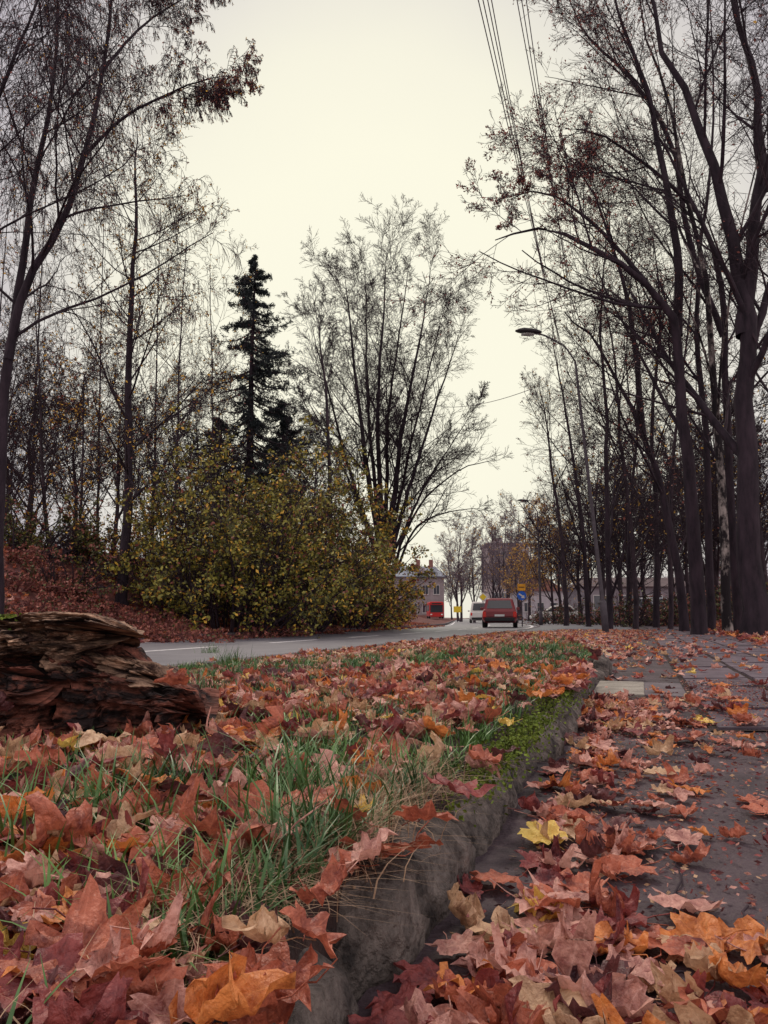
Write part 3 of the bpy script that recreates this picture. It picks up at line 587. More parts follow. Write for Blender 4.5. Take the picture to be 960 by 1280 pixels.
def sample(n_, y0, y1, sz, mode):
    pl = []
    while len(pl) < n_:
        if mode == 'near' and rng.random() < .16: y = rng.uniform(.40, 1.1)
        else: y = math.sqrt(rng.uniform(y0*y0, y1*y1))
        x = rng.uniform(-1, 1)*(.56*y+.18); u = float(Uf(x, y))
        if mode == 'near' and x < -.58 and 2.0 < y < 2.5: continue
        if u < 3.2: continue
        if (abs((x-c1_[0])-(y-c1_[1])*.335) < .19 and abs(y-c1_[1]) < .47) and rng.random() < .96: continue
        onv = u < min(7.3, float(Ue(y))+.08)
        if onv:
            pn = bump(x*2.2+.7, y*1.8)+.6*bump(x*5, y*4.4)
            p = 1.0 if pn < .22 else .38
            if 7.12 < u and .75 < y < 3.2: p = .13
            if y > 5: p *= .9 
        elif u < 9.6:
            dk = u-7.3; p = .95*math.exp(-(max(dk-.05, 0)/.17)**1.3)+.065+.36*math.exp(-((y-.62)/.2)**2)*(x > .1)+.3*math.exp(-((y-3.2)/.6)**2)*math.exp(-((dk-.35)/.3)**2)
            if dk < .075 and y < 3: p *= .35
            if y > 4: p = .75*math.exp(-max(dk, 0)/.30)+.045+.3*math.exp(-((y-9)/2.5)**2)*math.exp(-((dk-.6)/.7)**2)
        else: p = .6
        if rng.random() > p: continue
        z = surf(x, y, u)+(.002+rng.random()**1.4*.042 if onv else .003+rng.random()**2*.015)
        tl = .31 if onv else .09
        s = rng.uniform(*sz)*(1 if onv or y < 1.2 else .9)*(1 if rng.random() < .62 else .6)
        if y < .75: s = min(s, .056)
        if y < .6: z -= .01
        mi_ = rng.choice(7, p=LP)
        if y < .9 and rng.random() < .25: mi_ = rng.choice([1, 0, 5])
        if u > 9.7: z = surf(x, y, u)+.02
        pl.append((x, y, z, s, rng.uniform(0, 6.28), rng.normal(0, tl), rng.normal(0, tl), rng.integers(0, 99), mi_))
    return pl
near = sample(3500, .42, 4.6, (.044, .075), 'near')
near = [p for p in near if math.dist(p[:3], (0, 0, CZ)) > .40]
def inframe(p):
    X, Y, Z = p[0], p[1], p[2]-CZ; d = Y*cp+Z*sp; v_ = (-Y*sp+Z*cp)/d; return abs(X/d) < .53 and abs(v_) < .70
near.sort(key=lambda p: (0 if inframe(p) else 1, p[0]**2+p[1]**2+(p[2]-CZ)**2))
ind, rest = near[:275], near[275:]
LMesh = [npmesh('maple_leaf', v_[0], [v_[1], v_[2]], LM[0], attr=v_[3]) for v_ in HV]
def place_leaf(p, label, group):
    x, y, z, s, yaw, tx, ty, vi, mi_ = p
    o_ = bpy.data.objects.new('maple_leaf', LMesh[int(vi) % len(LMesh)]); COL.objects.link(o_)
    o_.location = (float(x), float(y), float(z)); o_.scale = (float(s),)*3
    o_.rotation_euler = (Matrix.Rotation(tx, 3, 'X') @ Matrix.Rotation(ty, 3, 'Y') @ Matrix.Rotation(yaw, 3, 'Z')).to_euler()
    o_.material_slots[0].link = 'OBJECT'; o_.material_slots[0].material = LM[int(mi_)]
    return tag(o_, label, 'leaf', group)
for p in ind:
    cn = LC[int(p[8])][0]; onp = Uf(p[0], p[1]) > 7.3
    pc = ('on the pavement right of the kerb' if onp else 'on the grassy verge left of the kerb')
    place_leaf(p, f'{cn} maple leaf {pc}', f'{cn} leaves {pc}')
heroes = [
 (685, 1062, .058, .5, .22, .05, 0, 4, 'bright golden yellow maple leaf lying alone on the dark pavement by the kerb'),
 (262, 1085, .085, 2.4, -.35, .25, 9, 0, 'large curled russet maple leaf in the left foreground verge'),
 (335, 1100, .080, 1.1, -.35, -.4, 13, 2, 'large pinkish curled maple leaf right beside the big russet one'),
 (452, 1015, .055, .2, -.9, .1, 5, 3, 'bright orange maple leaf standing upright in the verge grass'),
 (885, 908, .060, 1.4, .05, .1, 4, 4, 'yellow maple leaf on the pavement where the paving slabs begin'),
 (275, 945, .075, 2.0, -.4, .3, 9, 2, 'pale pinkish maple leaf tilted up below the end of the rotten log'),
 (130, 950, .080, 2.9, -.3, .2, 13, 6, 'tan maple leaf in front of the rotten log'),
 (598, 868, .075, .7, -.6, .1, 8, 3, 'orange maple leaf raised on the verge, middle distance'),
 (700, 1150, .068, 1.5, -.3, .2, 17, 0, 'curled russet maple leaf on the pavement below the golden yellow leaf'),
 (740, 1085, .055, 4, -.2, .3, 10, 5, 'dark brown curled maple leaf right of the golden yellow leaf'),
 (820, 1018, .050, 3, .05, .1, 12, 2, 'pale pinkish maple leaf lying flat on bare pavement'),
 (25, 1090, .072, .3, -.4, -.3, 18, 1, 'crimson brown curled maple leaf at the left edge of the foreground'),
 (660, 1250, .062, .9, -.3, .3, 9, 2, 'large pinkish maple leaf at the bottom edge beside the kerb'),
 (120, 1215, .062, 5.2, -.4, .3, 15, 1, 'dark crimson maple leaf near the bottom left corner'),
 (588, 895, .060, 2.2, -.7, .2, 5, 3, 'second orange maple leaf just below the raised one on the verge'),
 (860, 1150, .064, 2.6, -.1, .1, 16, 2, 'broad pinkish maple leaf lying flat near the lower right'),
 (195, 1010, .075, .9, -.3, .2, 20, 3, 'broad orange maple leaf in the grass below the log')]
for px, py, s, yaw, tx, ty, vi, mi_, lab in heroes:
    q = hit(px, py); place_leaf((q[0], q[1], q[2]+(.04 if Uf(q[0], q[1]) < 7.3 else .020), s, yaw, tx, ty, vi, mi_), lab, None)
for x, y, z, yaw, tx, mi_, lab in [(-.54, 2.02, .25, 2.5, -.5, 0, 'russet leaf caught on the sloping right end of the log'), (-.98, 1.95, .20, 4.0, -.8, 5, 'dark brown leaf leaning against the front of the log')]:
    place_leaf((x, y, z, .062, yaw, tx, .1, 6, mi_), lab, None)
leafmass('fallen_leaves', rest, HV, 'carpet of fallen maple leaves across the verge and pavement')
leafmass('fallen_leaves', sample(7000, 4.5, 26, (.05, .08), 'mid'), LV, 'farther carpet of fallen leaves on the verge and pavement edge')
pl = []
while len(pl) < 20000:
    y = rng.uniform(9, 46); u = rng.uniform(-13, -3.0) if rng.random() < .78 else rng.uniform(9.2, 15)
    if rng.random() < .35 and u < 0: u = -3.2-rng.exponential(.6)
    if rng.random() < .04: u = -2.9+rng.exponential(.15)
    x = float(XU(u, y)); z = float(Hf(x, y)); z = max(z, -.12 if u > -3.1 and u < 3 else z)
    if 7.3 < u < 9.6: z = .018
    pl.append((x, y, z+.02+rng.random()*.03, rng.uniform(.07, .12), rng.uniform(0, 6), rng.normal(0, .35), rng.normal(0, .35), rng.integers(0, 99), rng.choice(7, p=[.40, .25, .12, .09, .01, .10, .03])))
leafmass('bank_leaf_litter', pl, LV, 'russet leaf litter covering both roadside banks')
# ------------------------------------------------------------------ grass
def blades(P, H_, W_, lean, rng, K=5):
    n_ = len(P); az_ = rng.uniform(0, 2*np.pi, n_); d = np.stack([np.cos(az_), np.sin(az_), np.zeros(n_)], 1); w_ = np.stack([-np.sin(az_), np.cos(az_), np.zeros(n_)], 1)
    s = np.linspace(0, 1, K); ln = lean*rng.uniform(.2, 1.4, n_)
    C_ = P[:, None]+np.array([0, 0, 1.])*(H_[:, None]*(s-.35*(ln[:, None])*s**2))[..., None]+d[:, None]*(H_[:, None]*ln[:, None]*s**2)[..., None]
    wd = (W_*rng.uniform(.6, 1.3, n_))[:, None]*(1-s**1.6*.96)[None]
    V_ = np.stack([C_-w_[:, None]*wd[..., None], C_+w_[:, None]*wd[..., None]], 2)
    i = np.arange(n_*K*2).reshape(n_, K, 2); Fq = np.stack([i[:, :-1, 0], i[:, :-1, 1], i[:, 1:, 1], i[:, 1:, 0]], -1).reshape(-1, 4)
    return V_.reshape(-1, 3), Fq
pts = []; hs = []; ws = []
def addb(x, y, h, w_): pts.append((x, y, float(Hf(x, y))-.005)); hs.append(h); ws.append(w_)
cnt = 0
while cnt < 25000:
    y = math.sqrt(rng.uniform(.5**2, 8**2)) if cnt < 20000 else rng.uniform(6, 24); x = rng.uniform(-1, 1)*(.56*y+.2); u = float(Uf(x, y))
    if not 3.2 < u < min(7.20, float(Ue(y))): continue
    if x < -.5 and 1.95 < y < 2.4: continue
    pn = bump(x*2.2+.7, y*1.8)+.6*bump(x*5, y*4.4); edge = Ue(y)-u < .45
    if pn < .12 and rng.random() < (.3 if edge else .78): continue
    addb(x, y, rng.uniform(.035, .10)*(1 if y < 5 else 1.1), .0022 if y < 3 else .003); cnt += 1
for px, py, n_, h, sp_ in [(360, 1010, 130, .16, .045), (385, 1075, 110, .14, .05), (285, 835, 140, .24, .07), (300, 850, 100, .20, .08), (110, 1060, 140, .13, .07), (60, 1045, 90, .12, .06), (560, 975, 280, .085, .08), (520, 1010, 220, .10, .07), (340, 1150, 160, .12, .06), (420, 1190, 140, .11, .05), (240, 880, 160, .16, .05), (150, 900, 120, .12, .08), (60, 905, 100, .10, .08), (630, 815, 200, .2, .35), (700, 880, 340, .08, .12), (655, 900, 260, .07, .12), (480, 900, 160, .08, .1), (200, 1000, 100, .12, .05), (480, 1080, 170, .11, .05), (725, 850, 300, .10, .15), (705, 830, 260, .12, .3), (620, 940, 240, .07, .07), (265, 820, 90, .26, .08), (420, 960, 150, .10, .06), (700, 860, 220, .08, .15), (250, 1190, 120, .10, .05), (150, 1150, 120, .10, .06), (300, 1230, 110, .09, .05), (460, 1150, 130, .09, .05)]:
    q = hit(px, py)
    for _ in range(n_):
        x = q[0]+rng.normal(0, sp_); y = q[1]+rng.normal(0, sp_)
        if Uf(x, y) < min(7.20, Ue(y)+.05): addb(x, y, h*rng.uniform(.45, 1.15), .0027 if h < .2 else .0036)
P_ = np.array(pts); ws = np.array(ws); v, f = blades(P_, np.array(hs), ws, .75, rng)
tag(obj('grass', npmesh('grass', v, [f], M['grass'])), 'dark green grass growing through the leaves on the verge', 'grass', kind='stuff')
pts = []; hs = []
for _ in range(2300):
    y = abs(rng.choice([1.15, 1.35, 1.0, .85])+rng.normal(0, .13)); u = 7.15+rng.normal(0, .04); x = float(XU(u, y)); pts.append((x, y, .112 if u < 7.3 else .01)); hs.append(rng.uniform(.03, .09))
v, f = blades(np.array(pts), np.array(hs), .0009, 1.7, rng)
tag(obj('dry_grass', npmesh('dry_grass', v, [f], M['straw'])), 'pale dead grass matted over the near end of the kerb', 'dry grass', kind='stuff')
for i, (a, b_, c_, lab) in enumerate([((440, 1140), (540, 1190), (620, 1215), 'long thin pale stalk lying across the kerb in the foreground'), ((930, 1140), (938, 1175), (945, 1215), 'thin dark twig lying on the pavement near the right edge'), ((150, 1110), (230, 1120), (300, 1100), 'thin brown twig among leaves in the left foreground'), ((760, 1240), (850, 1225), (930, 1238), 'thin twig on the pavement at the bottom right'), ((840, 1130), (850, 1100), (845, 1085), 'short bent twig on bare pavement')]):
    pp = [hit(*a), hit(*b_), hit(*c_)]
    for q in pp: q[2] += .03 if i in (0, 2) else .006
    pp = resample(pp, 9)+rng.normal(size=(9, 3))*.0025; base = pp[0].copy()
    o = MB().tube([tuple(p-base) for p in pp], [.0022-.00018*k for k in range(9)], 6).build('fallen_twig', M['straw' if i == 0 else 'twig'], loc=base, smooth=True)
    tag(o, lab, 'twig')
db = []
while len(db) < 7500:
    y = math.sqrt(rng.uniform(.5, 25)); x = rng.uniform(.0, .56*y+.1); u = float(Uf(x, y))
    if u > 7.33 and rng.random() < .35+math.exp(-(u-7.3)/.3): db.append((x, y, surf(x, y, u)+rng.random()*.004))
v, f = quads(np.array(db), .007, rng, .5, .9)
tag(obj('leaf_crumbs', npmesh('leaf_crumbs', v, [f], LM, mi=rng.choice([0, 1, 2, 5, 5, 1, 6], len(f)))), 'crumbled bits of dry leaf scattered on the pavement', 'debris', kind='stuff')
# ------------------------------------------------------------------ rotten log
lb = np.array([-.98, 2.22, .10]); lr = empty('rotten_log', lb, R(-4), 'broken rotting log with split layered wood on the verge at the left', 'log')
def logmesh(name, x0, x1, ry, rz, zc, yc, m, seed, jag, nx=170, na=120, parent=lr, topf=None, slope=0, amp=1.0, lay_=1.0):
    V_ = []
    for i in range(nx):
        t = i/(nx-1)
        for j in range(na):
            a = 2*math.pi*j/na; c_, s_ = math.cos(a), math.sin(a)
            ed = mn.noise(Vector((c_*2+seed, s_*2.5, 3)))*jag+mn.noise(Vector((c_*9+seed, s_*12, 8)))*jag*.6
            x = x0+(x1-x0+ed)*t
            endf = min(1, (1-t)/.06)**.45*min(1, t/.05)**.5
            k = abs(c_)**.5*(1 if c_ > 0 else -1), abs(s_)**.6*(1 if s_ > 0 else -1)
            y = ry*k[0]; z = rz*k[1]; w_ = mn.noise(Vector((x*3.2, y*3, seed)))+.5*mn.noise(Vector((x*8, y*3, seed)))
            band = (zc+z)*17+w_*1.8; bi = math.floor(band); fr = band-bi
            blk = math.floor(x*6+mn.noise(Vector((bi*1.7, x*3, 0)))*3+bi*.37)
            ledge = (mn.cell(Vector((bi*3.7+seed, blk*1.3, 4)))-.5)*1.1
            crack = -1.0*math.exp(-((fr-.5)/.10)**2)*(.6+mn.noise(Vector((x*6, bi*2.1, 9))))
            big = mn.noise(Vector((x*3.6+seed*2, y*5, z*5)))+.7*mn.noise(Vector((x*11+seed*2, y*11, z*11)))
            fine = mn.noise(Vector((x*34, y*40, z*40)))+.9*mn.noise(Vector((x*75, y*80, z*80)))
            f_ = max(.15, (1+lay_*(.26*ledge+.24*crack)*abs(c_)**.3+amp*.26*big+.13*fine))*endf
            tz = topf(x) if topf else 1
            zz_ = zc+z*max(.3, 1+amp*.22*big+.10*fine+.10*ledge*(s_ > .3))*endf*(tz if z > 0 else 1)
            V_.append((x, yc+y*f_, zz_+slope*(x-x0)+.015*w_*amp))
    i = np.arange(nx*na).reshape(nx, na); j = np.roll(i, -1, 1); Fq = np.stack([i[:-1], i[1:], j[1:], j[:-1]], -1).reshape(-1, 4)
    return obj(name, npmesh(name, V_, [Fq], m, False), parent)
logmesh('heartwood', -.95, .31, .18, .165, .13, 0, M['wood'], 1.3, .08, 280, 220, topf=lambda x: 1.0 if x < .10 else max(.4, 1.0-(x-.10)*2.2), lay_=1.4, amp=1.0)
logmesh('split_slab', -.95, .24, .19, .048, .300, -.03, M['wood2'], 25.1, .12, 240, 130, slope=-.03, amp=1.1, lay_=.8)
logmesh('broken_chunk', -.35, .10, .09, .05, .17, -.15, M['wood'], 31.2, .10, 120, 110, slope=-.06, amp=1.3)
logmesh('broken_chunk', .10, .47, .13, .075, .08, -.06, M['wood'], 15.2, .08, 120, 110, slope=-.08, amp=1.3)
logmesh('broken_chunk', .06, .38, .12, .05, .21, -.04, M['wood2'], 17.2, .08, 110, 100, slope=-.26, amp=1.3)
mp_ = []
for k in range(1500):
    xx_ = RG.uniform(-.5, .1); mp_.append((xx_+RG.normal(0, .02), RG.normal(-.03, .06), .345-.03*(xx_+.95)+RG.uniform(-.03, .010)))
v, f = quads(np.array(mp_), .007, RG, .8); tag(obj('moss_patch', npmesh('moss_patch', v, [f], M['moss']), lr), kind='stuff')
# ------------------------------------------------------------------ street lamps
def lamp(label, bpx, Y, tpx, tpy, hpx, hpy, r0):
    b = at(bpx, 772, Y); b[2] = float(Hf(b[0], b[1])); t = at(tpx, tpy, Y)-b; h = at(hpx, hpy, Y)-b; n_ = at(tpx-22*22/Y, tpy-24*22/Y, Y)-b
    root = empty('street_lamp', b, 0, label, 'street lamp', None)
    MB().tube([(0, 0, -.2), (t[0]*.1, 0, .9), (t[0]*.105, 0, .95)], [r0*1.5, r0*1.5, r0], 12).build('base_sleeve', M['steel'], root, smooth=True)
    MB().tube([tuple(t*k/10) for k in range(11)], [r0*(1-.045*k) for k in range(11)], 12).build('pole', M['steel'], root, smooth=True)
    q = [t*1.0, t*.45+n_*.55+np.array([0, 0, .12]), n_, n_*.45+h*.55+np.array([0, 0, .08]), h]
    q = resample(q, 12); MB().tube([tuple(p) for p in q], r0*.42, 8).build('arm', M['steel'], root, smooth=True)
    hd = MB(); secs = []
    for k, (s, w_, hh_) in enumerate([(0.08, .05, .05), (-.02, .09, .08), (-.2, .14, .10), (-.45, .16, .11), (-.62, .11, .07), (-.70, .04, .03)]):
        secs.append([(h[0]+s+.2, h[1]+w_*math.cos(a), h[2]+.04-s*.06+hh_*math.sin(a)*(1 if math.sin(a) > 0 else .45)) for a in [2*math.pi*i/12 for i in range(12)]])
    ho = hd.loft(secs).build('lamp_head', M['head'], root, smooth=True)
    l2 = MB(); l2.loft([[(h[0]-.13+.22*math.sin(a), h[1]+w_*math.cos(a), h[2]-.005+dz) for a in [0, 1.05, 2.1, 3.14, 4.19, 5.24]] for w_, dz in ((.11, 0), (.08, -.05))]).build('lens', M['lens'], ho)
    return root
lamp('near street lamp with a slightly leaning pole and long arm among the right-hand trees', 757, 22, 719, 452, 665, 417, .066)
lamp('farther slim street lamp beside the road, behind the red car', 676, 50, 672, 640, 656, 627, .085)
for px, Y, py in [(604, 95, 690)]:
    b = at(px, 772, Y); b[2] = 0; t = at(px, py, Y)-b
    root = empty('utility_pole', b, 0, 'distant thin utility pole beside the small trees at the road end', 'pole')
    MB().tube([(0, 0, -.2), (0, 0, t[2])], [.13, .09], 8).build('pole', M['steel'], root); MB().box(-.8, .8, -.05, .05, t[2]-.7, t[2]-.58).build('crossarm', M['steel'], root)
# ------------------------------------------------------------------ overhead cables
for i, (a, b_, z) in enumerate([((596, 0), (641, 180), 20), ((602, 0), (644, 180), 20.3), ((608, 0), (648, 185), 20.6), ((613, 0), (650, 190), 20.9), ((645, 0), (668, 115), 22), ((651, 0), (672, 120), 22.3), ((657, 0), (676, 125), 22.6)]):
    def pl_(px, py, zz): d = ray(px, py); return np.array([0, 0, CZ])+d*((zz-CZ)/d[2])
    A = pl_(*a, z); B = pl_(*b_, z); d = B-A; p0 = A-d*.8; p1 = A+d*9
    pts = [p0+(p1-p0)*k/30+np.array([0, 0, -4*1.2*(k/30)*(1-k/30)+.6]) for k in range(31)]
    o = MB().tube([tuple(p-p0) for p in pts], .019, 5).build('overhead_cable', M['wire'], loc=p0)
    tag(o, ('%s cable of the left bundle crossing the sky at the top' % ['leftmost', 'second', 'third', 'rightmost'][i]) if i < 4 else ('%s cable of the right bundle crossing the sky at the top' % ['left', 'middle', 'right'][i-4]), 'cable')
p0 = at(545, 508, 45); p1 = at(665, 486, 30); o = MB().tube([tuple((p1-p0)*k/12+np.array([0, 0, -1.2*(k/12)*(1-k/12)])) for k in range(13)], .014, 5).build('overhead_cable', M['wire'], loc=p0)
tag(o, 'single low cable sagging across the gap between the middle tree and the lamp', 'cable')
# ------------------------------------------------------------------ vehicles
def wheel(parent, x, y, r_, w_):
    n_ = 20; secs = []
    for xx, rr in ((-w_/2, r_*.62), (-w_/2, r_*.92), (-w_/2+.03, r_), (w_/2-.03, r_), (w_/2, r_*.92), (w_/2, r_*.62)):
        secs.append([(x+xx, y+rr*math.cos(2*math.pi*k/n_), r_+rr*math.sin(2*math.pi*k/n_)) for k in range(n_)])
    wo = MB().loft(secs).build('wheel', M['tyre'], parent, smooth=False)
    sg = 1 if x > 0 else -1; secs = [[(x+sg*xx, y+rr*math.cos(2*math.pi*k/n_), r_+rr*math.sin(2*math.pi*k/n_)) for k in range(n_)] for xx, rr in ((w_/2-.02, r_*.6), (w_/2+.006, r_*.58), (w_/2-.01, r_*.2), (w_/2+.008, r_*.12))]
    MB().loft(secs).build('rim', M['rim'], wo, smooth=False)
def car(label, x, y, rz, L_, W, Ht, belt, paint, roofy, botty, z=-.118, name='car', cat='car'):
    root = empty(name, (x, y, z), rz, label, cat); w_ = W/2; h = L_/2
    mb = MB()
    def ring(yy, k, zb, zt): return [(-w_*k*.88, yy, zb), (-w_*k, yy, zb+.16), (-w_*k*1.0, yy, zt-.28), (-w_*k*.95, yy, zt-.04), (-w_*k*.90, yy, zt), (w_*k*.90, yy, zt), (w_*k*.95, yy, zt-.04), (w_*k, yy, zt-.28), (w_*k, yy, zb+.16), (w_*k*.88, yy, zb)]
    mb.loft([ring(-h, .86, .45, belt-.12), ring(-h+.06, .95, .34, belt-.04), ring(-h+.3, 1, .27, belt), ring(-.3, 1, .24, belt), ring(h*.45, 1, .24, belt-.02), ring(h*.62, .99, .26, belt-.08), ring(h-.15, .95, .32, belt-.22), ring(h, .82, .42, belt-.34)])
    def rect(z_, y0, y1, ww): c_ = .10; return [(-ww+c_, y0, z_), (ww-c_, y0, z_), (ww, y0+c_, z_), (ww, y1-c_, z_), (ww-c_, y1, z_), (-ww+c_, y1, z_), (-ww, y1-c_, z_), (-ww, y0+c_, z_)]
    b0, b1 = botty; r0, r1 = roofy; wb, wr_ = w_*.92, w_*.76
    mb.loft([rect(belt-.03, b0, b1, wb), rect(Ht-.06, r0, r1, wr_), rect(Ht, r0+.12, r1-.12, wr_-.10)])
    mb.build('body', paint, root, smooth=False, bevel=.02)
    zb, zt = belt-.03, Ht-.06; c_ = .10
    MB().panel([(-wb+c_, b0, zb), (wb-c_, b0, zb), (wr_-c_, r0, zt), (-wr_+c_, r0, zt)], .012, .01, .04, .96, .12, .88).build('rear_window', M['glass'], root)
    MB().panel([(wb-c_, b1, zb), (-wb+c_, b1, zb), (-wr_+c_, r1, zt), (wr_-c_, r1, zt)], .012, .01, .03, .97, .08, .94).build('windscreen', M['glass'], root)
    for u0, u1 in ((.06, .30), (.33, .62), (.65, .93)):
        MB().panel([(wb, b0+c_, zb), (wb, b1-c_, zb), (wr_, r1-c_, zt), (wr_, r0+c_, zt)], .012, .01, u0, u1, .12, .9).build('side_window', M['glass'], root)
        MB().panel([(-wb, b1-c_, zb), (-wb, b0+c_, zb), (-wr_, r0+c_, zt), (-wr_, r1-c_, zt)], .012, .01, 1-u1, 1-u0, .12, .9).build('side_window', M['glass'], root)
    for s in (-1, 1):
        MB().box(s*w_*.86-.09, s*w_*.86+.09, -h-.012, -h+.2, belt-.42, belt-.13).build('tail_light', M['tail'], root, bevel=.02)
        MB().box(s*w_*.72-.13, s*w_*.72+.13, h-.12, h+.005, belt-.50, belt-.36).build('headlight', M['head2'], root, bevel=.02)
        MB().box(s*(w_+.08)-.09, s*(w_+.08)+.09, b1-.45, b1-.33, belt-.02, belt+.14).build('mirror', paint, root, bevel=.02)
        for yy in (-h*.62, h*.62): wheel(root, s*(w_-.10), yy, .34, .22)
    MB().box(-w_*.84, w_*.84, -h-.05, -h+.15, .34, .55).build('rear_bumper', M['black'], root, bevel=.03)
    MB().box(-.26, .26, -h-.062, -h-.045, .60, .71).build('number_plate', M['plate'], root)
    MB().box(-w_*.84, w_*.84, h-.15, h+.04, .30, .50).build('front_bumper', M['black'], root, bevel=.03)
    return root
car('dark red SUV seen from behind driving away along the road', 6.5, 43, -math.atan(.16), 4.5, 1.86, 1.58, .98, M['red'], (-1.75, .35), (-2.12, 1.05))
car('white van partly hidden behind the red SUV', 9.7, 78, -math.atan(.1), 5.0, 1.95, 2.1, 1.15, M['white'], (-2.3, 1.0), (-2.45, 1.7), name='van', cat='van')
xx = (692-480)/F*64; car('white parked car half hidden behind undergrowth right of the far lamp', xx, 64, R(80), 4.2, 1.75, 1.45, .92, M['white'], (-1.3, .3), (-1.9, 1.1), z=float(Hf(xx, 64)))
xx = (808-480)/F*56; car('pale silver parked car glimpsed between the grove trunks', xx, 56, R(15), 4.3, 1.75, 1.5, .95, M['silver'], (-1.4, .3), (-2.0, 1.1), z=float(Hf(xx, 56)))
bx, by = (543-480)/F*134, 134; root = empty('bus', (bx, by, .25), R(0), 'red bus facing the camera in front of the grey house', 'bus')
def rr_(y_, w_, z0, z1, c_=.2): return [(-w_+c_, y_, z0), (w_-c_, y_, z0), (w_, y_, z0+c_), (w_, y_, z1-c_), (w_-c_, y_, z1), (-w_+c_, y_, z1), (-w_, y_, z1-c_), (-w_, y_, z0+c_)]
MB().loft([rr_(-4.5, 1.18, .35, 2.75), rr_(-4.4, 1.22, .3, 2.85), rr_(4.5, 1.22, .3, 2.85)]).build('body', M['busred'], root)
MB().box(-1.05, 1.05, -4.53, -4.49, 1.05, 2.30).build('windscreen', M['glass'], root); MB().box(-.8, .8, -4.54, -4.50, 2.42, 2.62).build('destination_display', M['black'], root)
for s in (-1, 1):
    MB().box(s*.9-.15, s*.9+.15, -4.54, -4.50, .6, .8).build('headlight', M['head2'], root); MB().box(s*1.232-.008, s*1.232+.008, -4.0, 4.2, 1.3, 2.3).build('side_window', M['glass'], root)
    for yy in (-2.8, 2.8): wheel(root, s*1.09, yy, .48, .26)
x0, x1 = bx-14, float(XU(-3.0, 124)); tag(MB().add([(x0, 122, .25), (x1-.5, 122, .25), (x1+.6, 142, .25), (x0, 142, .25)], [(0, 1, 2, 3)]).build('bus_forecourt', M['asph']), kind='structure')
# ------------------------------------------------------------------ signs
def post(label, px, Y, zt, name='road_sign'):
    x = (px-480)/F*Y; z = float(Hf(x, Y)); r_ = empty(name, (x, Y, z), 0, label, 'road sign'); MB().tube([(0, 0, -.1), (0, 0, zt)], .035, 8).build('post', M['steel'], r_, smooth=True); return r_
def disc(mb, r_, z, y0, y1, n_=28): mb.loft([[(r_*math.cos(2*math.pi*k/n_), y0, z+r_*math.sin(2*math.pi*k/n_)) for k in range(n_)], [(r_*math.cos(2*math.pi*k/n_), y1, z+r_*math.sin(2*math.pi*k/n_)) for k in range(n_)]]); return mb
r = post('blue round sign with white arrow under an amber plate beside the road', 651, 46, 2.7)
MB().box(-.24, .24, -.05, -.03, 2.20, 2.60).build('amber_plate', M['orange'], r, bevel=.01)
MB().box(-.18, .18, -.056, -.051, 2.38, 2.43).build('plate_mark', M['black'], r)
dd = disc(MB(), .27, 1.90, -.052, -.03).build('blue_disc', M['blue'], r)
MB().add([(-.2, -.057, 1.98), (.02, -.057, 1.83), (-.05, -.057, 1.76), (.18, -.057, 1.73), (.14, -.057, 1.95), (.08, -.057, 1.89), (-.14, -.057, 2.05)], [(0, 1, 5, 6), (2, 3, 4)]).build('white_arrow', M['white'], dd)
r = post('yellow diamond priority road sign on a thin post at the road end', 603, 66, 2.7)
def dia(s, y0, y1, z=2.35): return MB().loft([[(0, y, z-s), (s, y, z), (0, y, z+s), (-s, y, z)] for y in (y0, y1)])
dia(.42, -.05, -.03).build('white_border', M['white'], r); dia(.30, -.056, -.052).build('yellow_diamond', M['yel'], r)
r = post('small yellow board on a short post in front of the road end houses', 571, 90, 1.9, 'road_sign'); MB().box(-.45, .45, -.06, -.03, 1.2, 1.9).build('board', M['yel'], r)
# ------------------------------------------------------------------ buildings
def windows(root, xs_, zs_, y, w_, h_, m='win'):
    for z in zs_:
        for x in xs_:
            fo = MB().box(x-w_/2-.08, x+w_/2+.08, y-.06, y-.003, z-.08, z+h_+.08).build('window', M['frame'], root)
            mb = MB(); mb.box(x-w_/2, x-.03, y-.075, y-.062, z, z+h_); mb.box(x+.03, x+w_/2, y-.075, y-.062, z, z+h_); mb.build('pane', M[m], fo)
            MB().box(x-w_/2-.14, x+w_/2+.14, y-.16, y-.062, z-.16, z-.085).build('sill', M['frame'], fo)
Y = 150; x0, x1 = 0., 11.8; root = empty('house', ((x0+x1)/2, Y, .1), 0, 'grey two-storey house with slate roof and chimneys at the end of the road', 'house'); hw = (x1-x0)/2
MB().box(-hw, hw, 0, 9, 0, 8.2).build('wall', M['wallg'], root)
MB().box(-hw+.1, hw-.1, -.05, -.003, 0, .8).build('plinth', M['brick'], root)
windows(root, [-4.4, -2.2, 0, 2.2, 4.4], [1.3, 4.9], 0, 1.1, 1.7)
ro = MB().loft([[(-hw-.5, -.5, 8.2), (hw+.5, -.5, 8.2), (hw+.5, 9.5, 8.2), (-hw-.5, 9.5, 8.2)], [(-hw-.5, -.5, 8.4), (hw+.5, -.5, 8.4), (hw+.5, 9.5, 8.4), (-hw-.5, 9.5, 8.4)], [(-hw+2, 4, 10.6), (hw-1.5, 4, 10.6), (hw-1.5, 5, 10.6), (-hw+2, 5, 10.6)]]).build('roof', M['roof'], root)
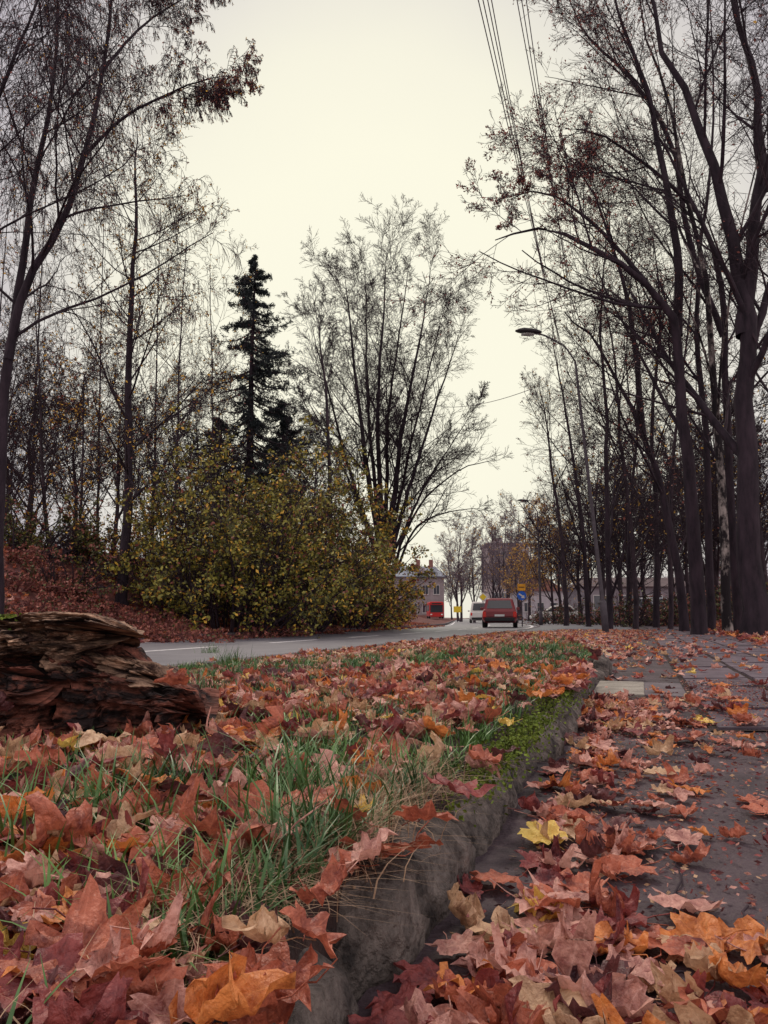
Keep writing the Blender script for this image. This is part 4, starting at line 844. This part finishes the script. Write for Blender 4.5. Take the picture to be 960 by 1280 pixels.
for x in (1.0, 3.6): MB().box(x-.4, x+.4, 3.4, 4.2, 9.6, 11.9).build('chimney', M['brick'], ro)
MB().box(.6, 2.2, -.4, 1.2, 8.9, 10.0).build('dormer', M['wallb'], ro)
Y = 175; x0, x1 = 24., 33.5; root = empty('apartment_block', ((x0+x1)/2, Y, .1), 0, 'tall flat-roofed beige apartment block behind the far lamp', 'building'); hw = (x1-x0)/2
MB().box(-hw, hw, 0, 12, 0, 17).build('wall', M['wallb'], root); MB().box(-hw-.3, hw+.3, -.3, 12.3, 17.003, 17.5).build('roof_slab', M['wallg'], root)
MB().box(-hw+2, -hw+4, 4, 7, 17.51, 19.0).build('roof_hut', M['wallg'], root)
windows(root, [-hw+1.6+k*2.1 for k in range(4)], [1.2+k*3.2 for k in range(5)], 0, 1.3, 1.5)
Y = 84; x0, x1 = 22., 46.; root = empty('long_building', ((x0+x1)/2, Y, .0), 0, 'long low grey building glimpsed through the right-hand grove', 'building'); hw = (x1-x0)/2
MB().box(-hw, hw, 0, 8, 0, 3.8).build('wall', M['walld'], root); MB().loft([[(-hw-.3, -.4, 3.803), (hw+.3, -.4, 3.803), (hw+.3, 8.4, 3.803), (-hw-.3, 8.4, 3.803)], [(-hw+1, 4, 5.0), (hw-1, 4, 5.0), (hw-1, 4.4, 5.0), (-hw+1, 4.4, 5.0)]]).build('roof', M['droof'], root)
windows(root, [-hw+1.8+k*3.0 for k in range(7)], [1.3], 0, 1.5, 1.5)
Y = 135; root = empty('small_house', (17.6+10, Y, .1), 0, 'small house with pale gable between the road and apartment block', 'house')
MB().box(-4, 4, 0, 8, 0, 5).build('wall', M['wallw'], root); MB().loft([[(-4.4, -.4, 5.003), (4.4, -.4, 5.003), (4.4, 8.4, 5.003), (-4.4, 8.4, 5.003)], [(-.1, -.4, 8), (.1, -.4, 8), (.1, 8.4, 8), (-.1, 8.4, 8)]]).build('roof', M['brick'], root)
windows(root, [-2.3, 0, 2.3], [1.4], 0, 1.1, 1.5)
